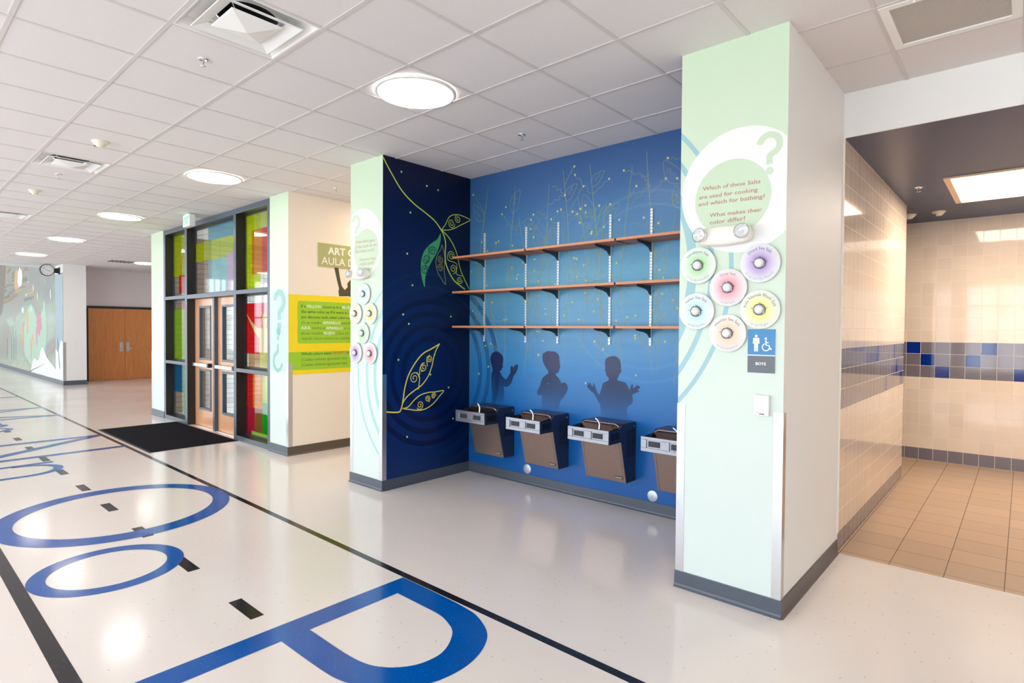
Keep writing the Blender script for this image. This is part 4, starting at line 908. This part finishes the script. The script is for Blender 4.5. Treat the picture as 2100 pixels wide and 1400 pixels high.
pane(-11.56, -10.62, .07, 1.0, [(0, .45, .7, 1, BL), (.5, .05, 1, .9, (60, 176, 60)), (.6, .1, 1, .35, (160, 210, 30))])
pane(-10.52, -8.69, 2.19, HC-.09, [(0, .5, 1, .78, (186, 206, 90)), (.3, 0, .7, .5, LB), (.7, 0, 1, .55, LL), (.3, .78, 1, 1, (110, 170, 190)), (0, .5, .3, .78, YG_)])  # tints of this transom are reflections painted as film
pane(-8.60, -7.62, 2.19, HC-.09, [(0, 0, .5, 1, (186, 210, 24)), (.5, .8, .75, 1, (206, 220, 120)), (.22, .2, 1, .78, (206, 80, 80)), (.22, .2, .55, .78, (206, 132, 36))])
pane(-8.60, -7.62, 1.056, 2.13, [(0, .2, .62, .88, (204, 20, 26)), (.62, .2, 1, .88, (214, 136, 150)), (.3, .88, 1, 1, (214, 222, 220)), (.55, 0, .85, .2, (190, 214, 120)), (.1, 0, .5, .2, (186, 150, 110))])  # paler right-hand patches here and in other side panes paint in reflections
pane(-8.60, -7.62, .07, 1.0, [(0, .45, .25, 1, (190, 30, 30)), (.25, .45, .55, 1, ORG), (.55, .55, 1, 1, (196, 216, 120)), (.55, .3, 1, .55, (110, 176, 130)), (0, 0, .3, .45, (170, 20, 50)), (.3, 0, .55, .45, (130, 90, 40)), (.55, 0, 1, .38, GN), (.2, .0, 1, .08, (150, 210, 60))])
b = MB(); FF = WY(YG-.001)
b.poly([(-8.55, 1.85), (-8.52, 1.8), (-8.3, 1.58), (-8.15, 1.5), (-8.13, 1.06), (-7.83, 1.06), (-7.83, 1.36), (-7.75, 1.5), (-7.66, 1.74), (-7.69, 1.76), (-7.80, 1.60), (-7.93, 1.64), (-7.90, 1.78), (-7.98, 1.88), (-8.06, 1.78), (-8.04, 1.64), (-8.2, 1.64), (-8.4, 1.74)], FF, 0)
b.build('figure_film', film((206, 200, 120), .55), sf)
b = MB(); b.ribbon(smooth_path([(-11.2, 2.35), (-11.18, 2.6), (-11.14, 2.85), (-11.02, 2.98), (-10.95, 2.86)]), .03, FF, 0); b.build('curved_film', film((200, 70, 40), .6), sf)
MB().box(-9.64, -9.57, 3.68, 3.775, 0, 2.12).build('door_mullion', [frame_m], sf, bevel=.003)
for k, (x0, x1, wx0, wx1, w_) in enumerate(((-10.515, -9.645, -10.32, -9.84, 'left'), (-9.565, -8.695, -9.40, -8.87, 'right'))):
    t = thing('glazed_door', f'{w_} leaf of the pale wood entrance doors with two narrow windows and a push bar', 'door', ((x0+x1)/2, 3.75, 0), 'pale wood entrance doors'); t['kind'] = 'thing'
    y0, y1 = 3.735, 3.775; b = MB()
    for a in ((x0, wx0, .008, 2.118), (wx1, x1, .008, 2.118), (wx0, wx1, .008, .28), (wx0, wx1, .96, 1.11), (wx0, wx1, 2.0, 2.118)): b.box(a[0], a[1], y0, y1, a[2], a[3])
    b.build('door_leaf', birch, t)
    for z0, z1 in ((.28, .96), (1.11, 2.0)):
        b = MB(); s = .035
        for a in ((wx0, wx1, z0, z0+s), (wx0, wx1, z1-s, z1), (wx0, wx0+s, z0+s, z1-s), (wx1-s, wx1, z0+s, z1-s)): b.box(a[0], a[1], y0-.012, y1+.012, a[2], a[3])
        f_ = b.build('window_frame', frame_m, t, bevel=.003)
        MB().quad((wx0, 3.755, z0), (wx1, 3.755, z0), (wx1, 3.755, z1), (wx0, 3.755, z1)).build('pane', clear, f_)
    b = MB(); b.box(x0+.03, x1-.22, y0-.065, y0-.03, 1.0, 1.055); b.box(x0+.04, x0+.1, y0-.03, y0, 1.005, 1.05); pb = b.build('push_bar', steel, t, bevel=.004)
    MB().box(x1-.22, x1-.17, y0-.06, y0, .995, 1.06).build('latch_case', black, pb)
MB().box(-10.52, -8.69, 3.70, 3.775, 0, .006).build('threshold', steel, sf)

# exit sign
t = thing('exit_sign', 'white box exit sign with green letters hanging from the ceiling by the entrance', 'exit sign', (-9.62, 3.34, 3.38))
MB().box(-9.77, -9.50, 3.30, 3.385, 3.19, 3.372).build('housing', wtrim, t, bevel=.004); MB().box(-9.72, -9.58, 3.31, 3.375, 3.372, 3.386).build('canopy', wtrim, t)
b = MB(); text_fit(b, 'EXIT', (-9.745, 3.215), (-9.525, 3.215), WY(3.30), .001, sy=1.55, bold=.003); b.build('lettering', mat('exit_green', (60, 210, 130), .4, emit=.8), t)
b = MB()
for s in (-1, 1): b.lathe([(.0, .0), (.03, .005), (.035, .03), (.02, .045), (0, .05)], lambda u, v, n=0, s=s: (-9.8+.0*s+u, 3.34+s*.0+v, 3.36-n), n=16)
b.build('lamp_head', wtrim, t)

# mat on the floor
t = thing('entrance_mat', 'large black ribbed entrance mat on the floor before the glazed doors', 'mat', (-9.76, 3.03, 0))
mm_ = mat('black_carpet_mat', (20, 18, 26), .95, noise=.4, nscale=60, bump=.8, spec=.1)
MB().box(-10.97, -8.55, 2.49, 3.57, .0015, .011).build('pile', mm_, t); b = MB()
for a in ((-11.0, -8.52, 2.46, 2.49), (-11.0, -8.52, 3.57, 3.60), (-11.0, -10.97, 2.49, 3.57), (-8.55, -8.52, 2.49, 3.57)): b.box(a[0], a[1], a[2], a[3], .0015, .006)
b.build('border', mat('mat_rubber', (30, 27, 32), .7), t)

# far double doors
fd = thing('double_door', 'pair of orange oak doors with dark frame in the far white wall', 'door', (-21.1, 5.45, 0)); fd['kind'] = 'thing'
MB().box(-21.1, -21.05, 4.46, 6.4, 2.2, 2.275).build('frame_head', frame_d, fd); MB().box(-21.1, -21.05, 4.43, 4.49, 0, 2.2).build('frame_jamb', frame_d, fd); MB().box(-21.1, -21.05, 6.38, 6.44, 0, 2.2).build('frame_jamb', frame_d, fd)
for y0, y1, hy in ((4.49, 5.43, 5.335), (5.436, 6.38, 5.51)):
    d = MB().box(-21.1, -21.06, y0, y1, .01, 2.2).build('door_leaf', oak, fd)
    MB().box(-21.06, -21.045, hy-.045, hy+.045, .88, 1.165).build('lock_plate', steel, d)
    s = -1 if hy < 5.43 else 1; MB().tube([(-21.045, hy, .97), (-21.0, hy, .97), (-20.99, hy+s*.11, .97)], .011).build('lever', chrome, d)
# clock
t = thing('wall_clock', 'round double sided black rimmed clock on a bracket at the far white pier', 'clock', (-20.4, 3.41, 3.21))
FC = lambda u, v, n=0: (-20.36+n, 3.41+u, 3.21+v)
MB().lathe([(.0, -.08), (.155, -.08), (.165, -.07), (.165, -.002), (.158, .006), (.148, .006), (.148, 0)], FC, n=40, caps=(1, 0)).build('case', black, t)
fc = MB().lathe([(.149, 0), (0, .0005)], FC, n=40).build('face', wv, t)
b = MB()
for k in range(12):
    a = PI/2-2*PI*k/12; b.ribbon([(.125*math.cos(a), .125*math.sin(a)), (.14*math.cos(a), .14*math.sin(a))], .006, FC, .0015)
    vs, fs, wd = text2d(str(12 if k == 0 else k)); s = .028; b.add([FC(.102*math.cos(a)+(x-wd/2)*s*1.1, .102*math.sin(a)+(y-.35)*s*1.1, .0016) for x, y in vs], fs)
b.build('numerals', black, fc); b = MB()
for a, L, w_ in ((PI/2-2*PI*3.83/12, .07, .010), (PI/2-2*PI*50/60, .11, .007)): b.ribbon([(-.02*math.cos(a), -.02*math.sin(a)), (L*math.cos(a), L*math.sin(a))], w_, FC, .004)
b.build('clock_hands', black, t)
MB().box(-20.42, -20.38, 3.57, 3.60, 3.15, 3.27).box(-20.43, -20.37, 3.60, 3.665, 3.14, 3.28).box(-20.46, -20.34, 3.665, 3.69, 3.115, 3.305).build('bracket', black, t)
tag(MB().box(-19.999, -19.99, 3.92, 4.0, 1.12, 1.24).build('switch_plate', wtrim), 'small white switch plate on the distant white pier', 'switch plate')

# ---------------------------------------------------------------- ceiling fittings
FCe = lambda u, v, n=0: (u, v, -n)
def lamp(loc, label, lm=None):
    t = local('ceiling_lamp', label, 'ceiling light', loc, 'round ceiling lights')
    MB().lathe([(.298, 0), (.298, .006), (.292, .012), (.276, .014), (.272, .006)], FCe, n=56, caps=(0, 0)).build('rim', wtrim, t)
    MB().lathe([(.273, .006), (.2, .0065), (0, .007)], FCe, n=56, caps=(0, 0)).build('diffuser', lm or lamp_m, t); return t
lp = lamp((-3.377, 2.713, HC-.006), 'nearest round ceiling light, in front of the alcove')
for k, w_ in enumerate(('second round ceiling light, before the yellow graphic wall', 'third round ceiling light, left of the exit sign', 'fourth round ceiling light along the corridor', 'fifth and farthest round ceiling light of the corridor row')): dup(lp, (-3.377-3.6576*(k+1), 2.713, HC-.006), w_)
dup(lp, (-18.01, 5.17, HC-.006), 'round ceiling light before the far oak doors')
wl_ = lamp((-6.43, 5.17, HC-.006), 'round ceiling light in the recess behind the left pier', mat('warm_lamp_diffuser', (255, 228, 196), .5, emit=15))
for y in (-1.0, -3.4):  # rows of unseen lamps added as fill light
    for x in (-18.0, -14.35, -10.7, -7.03, -3.38, .28): dup(lp, (x, y, HC-.006), 'added round fill light on the corridor ceiling, unseen behind the camera', 'added fill lights behind the camera')
def diffuser():
    t = local('air_diffuser', '', 'air diffuser', (0, 0, 0), 'square ceiling air diffusers'); S2 = .296
    def sq(b, a, za, c, zc, mi=0):
        A = [(-a, -a, za), (a, -a, za), (a, a, za), (-a, a, za)]; B = [(-c, -c, zc), (c, -c, zc), (c, c, zc), (-c, c, zc)]
        b.add(A+B, [(i, (i+1) % 4, 4+(i+1) % 4, 4+i) for i in range(4)], mi); return b
    b = MB(); sq(b, S2, -.004, .285, -.004); sq(b, .285, -.004, .235, .045); O_ = [(max(-.235, min(.235, .34*math.cos(2*PI*k/32))), max(-.235, min(.235, .34*math.sin(2*PI*k/32)))) for k in range(32)]
    b.ring(O_, [(.167*math.cos(2*PI*k/32), .167*math.sin(2*PI*k/32)) for k in range(32)], lambda u, v, n=0: (u, v, .045+n), 0)
    b.add([], []); sq(b, S2, 0, S2, -.004)
    b.build('pan', wtrim, t)
    b = MB(); b.lathe([(.167, -.0495), (.155, -.052), (.155, -.16), (0, -.16)], FCe, n=32, mi=1, caps=(0, 1)); b.build('duct_collar', [wtrim, dark], t)
    b = MB(); sq(b, .225, -.012, .155, .016); sq(b, .225, -.012, .223, -.016); sq(b, .223, -.016, .153, .012); b.build('louver', wtrim, t)
    b = MB(); sq(b, .135, -.012, .0, -.045); sq(b, .145, -.008, .135, -.012); sq(b, .145, -.008, .14, -.006); b.quad((-.14, -.14, -.006), (-.14, .14, -.006), (.14, .14, -.006), (.14, -.14, -.006)); b.build('centre_cone', wtrim, t)
    b = MB()
    for sx in (-1, 1): b.tube([(sx*.11, .11, 0), (sx*.16, .17, .05)], .003, n=6); b.tube([(sx*.11, -.11, 0), (sx*.16, -.17, .05)], .003, n=6)
    b.build('hanger_wire', steel, t); return t
df = diffuser()
for k, (i, w_) in enumerate(((-2, 'nearest square air diffuser at the top of the picture'), (-9, 'second square air diffuser, between the two smoke detectors'), (-16, 'square air diffuser at the left edge'), (-23, 'most distant square air diffuser of the corridor'))):
    l = (GX+(i+.5)*G, GY+(-2+.5)*GYS, HC)
    if k == 0: df.location = l; df['label'] = w_
    else: dup(df, l, w_)
t = local('air_diffuser', 'dark slotted air diffuser in the ceiling before the far oak doors', 'air diffuser', (-18.0, 4.56, HC-.004), 'square ceiling air diffusers')
b = MB()
for k in range(6): b.box(-.25, .25, -.25+k*.09, -.20+k*.09, -.008, 0)
b.build('slots', dark, t); MB().box(-.29, .29, -.29, .29, -.004, 0).build('pan', wtrim, t)
def sprinkler():
    t = local('sprinkler', '', 'sprinkler', (0, 0, 0), 'ceiling sprinkler heads')
    MB().lathe([(.034, 0), (.034, .004), (.024, .009), (.018, .006), (.016, 0)], FCe, n=24).build('escutcheon', chrome, t)
    b = MB(); b.tube([(0, 0, 0), (0, 0, -.018)], .008)
    for s in (-1, 1): b.tube([(s*.007, 0, -.014), (s*.013, 0, -.026), (s*.003, 0, -.043)], .002, n=6)
    b.build('frame_arms', chrome, t); MB().tube([(0, 0, -.018), (0, 0, -.04)], .0025, n=8).build('bulb', mat('red_bulb', (150, 40, 30), .2), t)
    MB().lathe([(0, .042), (.016, .043), (.017, .045), (0, .046)], FCe, n=18).build('deflector', chrome, t); return t
sp = sprinkler()
for k, (x, y, z_, w_) in enumerate(((-4.02, 1.485, HC, 'chrome sprinkler head beside the nearest air diffuser'), (-3.39, 3.924, HC, 'chrome sprinkler head in the alcove ceiling above the shelves'), (-8.29, 1.5, HC, 'sprinkler head beyond the second air diffuser'), (-6.43, 3.925, HC, 'sprinkler head over the recess beside the yellow wall'), (-12.7, 1.5, HC, 'sprinkler head by the air diffuser at the left edge'), (-19.8, 5.0, HC, 'tiny sprinkler head above the far oak doors'), (-.80, 6.875, 3.064, 'sprinkler head on the dark restroom ceiling'))):
    if k == 0: sp.location = (x, y, z_); sp['label'] = w_
    else: dup(sp, (x, y, z_), w_)
def detector(loc, w_, s=1):
    t = local('smoke_detector', w_, 'smoke detector', loc, 'round ceiling detectors'); c_ = mat('detector_cream', (238, 228, 208), .45)
    MB().lathe([(.068*s, 0), (.068*s, .010), (.062*s, .016), (.05*s, .018)], FCe, n=32).build('base', c_, t)
    MB().lathe([(.056*s, .016), (.05*s, .030), (.036*s, .044), (.03*s, .05), (0, .052)], FCe, n=32).build('head', c_, t)
    b = MB()
    for a in (3.6, 3.95): b.box(.042*s*math.cos(a)-.008, .042*s*math.cos(a)+.008, .042*s*math.sin(a)-.008, .042*s*math.sin(a)+.008, -.046, -.038)
    b.build('vent_slot', dark, t)
detector((-6.53, 1.494, HC-.0), 'cream smoke detector between the two nearest air diffusers'); detector((-9.52, 1.47, HC), 'smaller round detector beyond the second air diffuser', .9)
detector((-1.07, 8.4, 3.064), 'round detector at the tiled corner of the restroom ceiling', 1.1); detector((-.778, 8.38, 3.064), 'round detector on the restroom ceiling near the back tile wall', 1)
# return air grille
t = thing('return_grille', 'perforated rectangular return air grille in the ceiling at upper right', 'air grille', (-.33, 3.94, HC))
x0, x1, y0, y1 = GX+3*G+.012, GX+4*G-.012, GY+2*GYS+.012, GY+3*GYS-.012; b = MB()
for a in ((x0, x1, y0, y0+.045), (x0, x1, y1-.045, y1), (x0, x0+.045, y0+.045, y1-.045), (x1-.045, x1, y0+.045, y1-.045)): b.box(a[0], a[1], a[2], a[3], HC-.008, HC+.004)
b.build('frame', wtrim, t)
m = mat('perforated_grille', (190, 184, 178), .5); n = N(m); x, p = n.pos(); vv = n.new('ShaderNodeTexBrick'); vv.offset = .5
for k_, v_ in (('Scale', 1), ('Brick Width', .012), ('Row Height', .008), ('Mortar Size', .0018)): vv.inputs[k_].default_value = v_
vv.inputs['Color1'].default_value = vv.inputs['Color2'].default_value = lin((120, 116, 116)); vv.inputs['Mortar'].default_value = lin((214, 206, 198)); n.link(p, vv.inputs['Vector']); n.col(vv.outputs['Color'])
MB().box(x0+.045, x1-.045, y0+.045, y1-.045, HC, HC+.002).build('perforated_sheet', m, t)
MB().lathe([(.006, .008), (.006, .016), (0, .018)], CEIL(HC), c=(x0+.16, y0+.022), n=12).build('latch_knob', wtrim, t)
# restroom ceiling light
t = thing('troffer_light', 'bright rectangular light fixture in the dark restroom ceiling', 'ceiling light', (.08, 7.27, 3.064))
x0, x1, y0, y1 = -.585, .72, 6.60, 7.93; b = MB()
for a in ((x0, x1, y0, y0+.03), (x0, x1, y1-.03, y1), (x0, x0+.05, y0+.03, y1-.03), (x1-.03, x1, y0+.03, y1-.03)): b.box(a[0], a[1], a[2], a[3], 3.05, 3.064)
b.build('frame', mat('troffer_frame', (232, 200, 164), .4), t); MB().box(x0+.05, x1-.03, y0+.03, y1-.03, 3.056, 3.0635).build('lens', warm_m, t)
for o in bpy.data.objects:
    if '_o' in o: del o['_o']
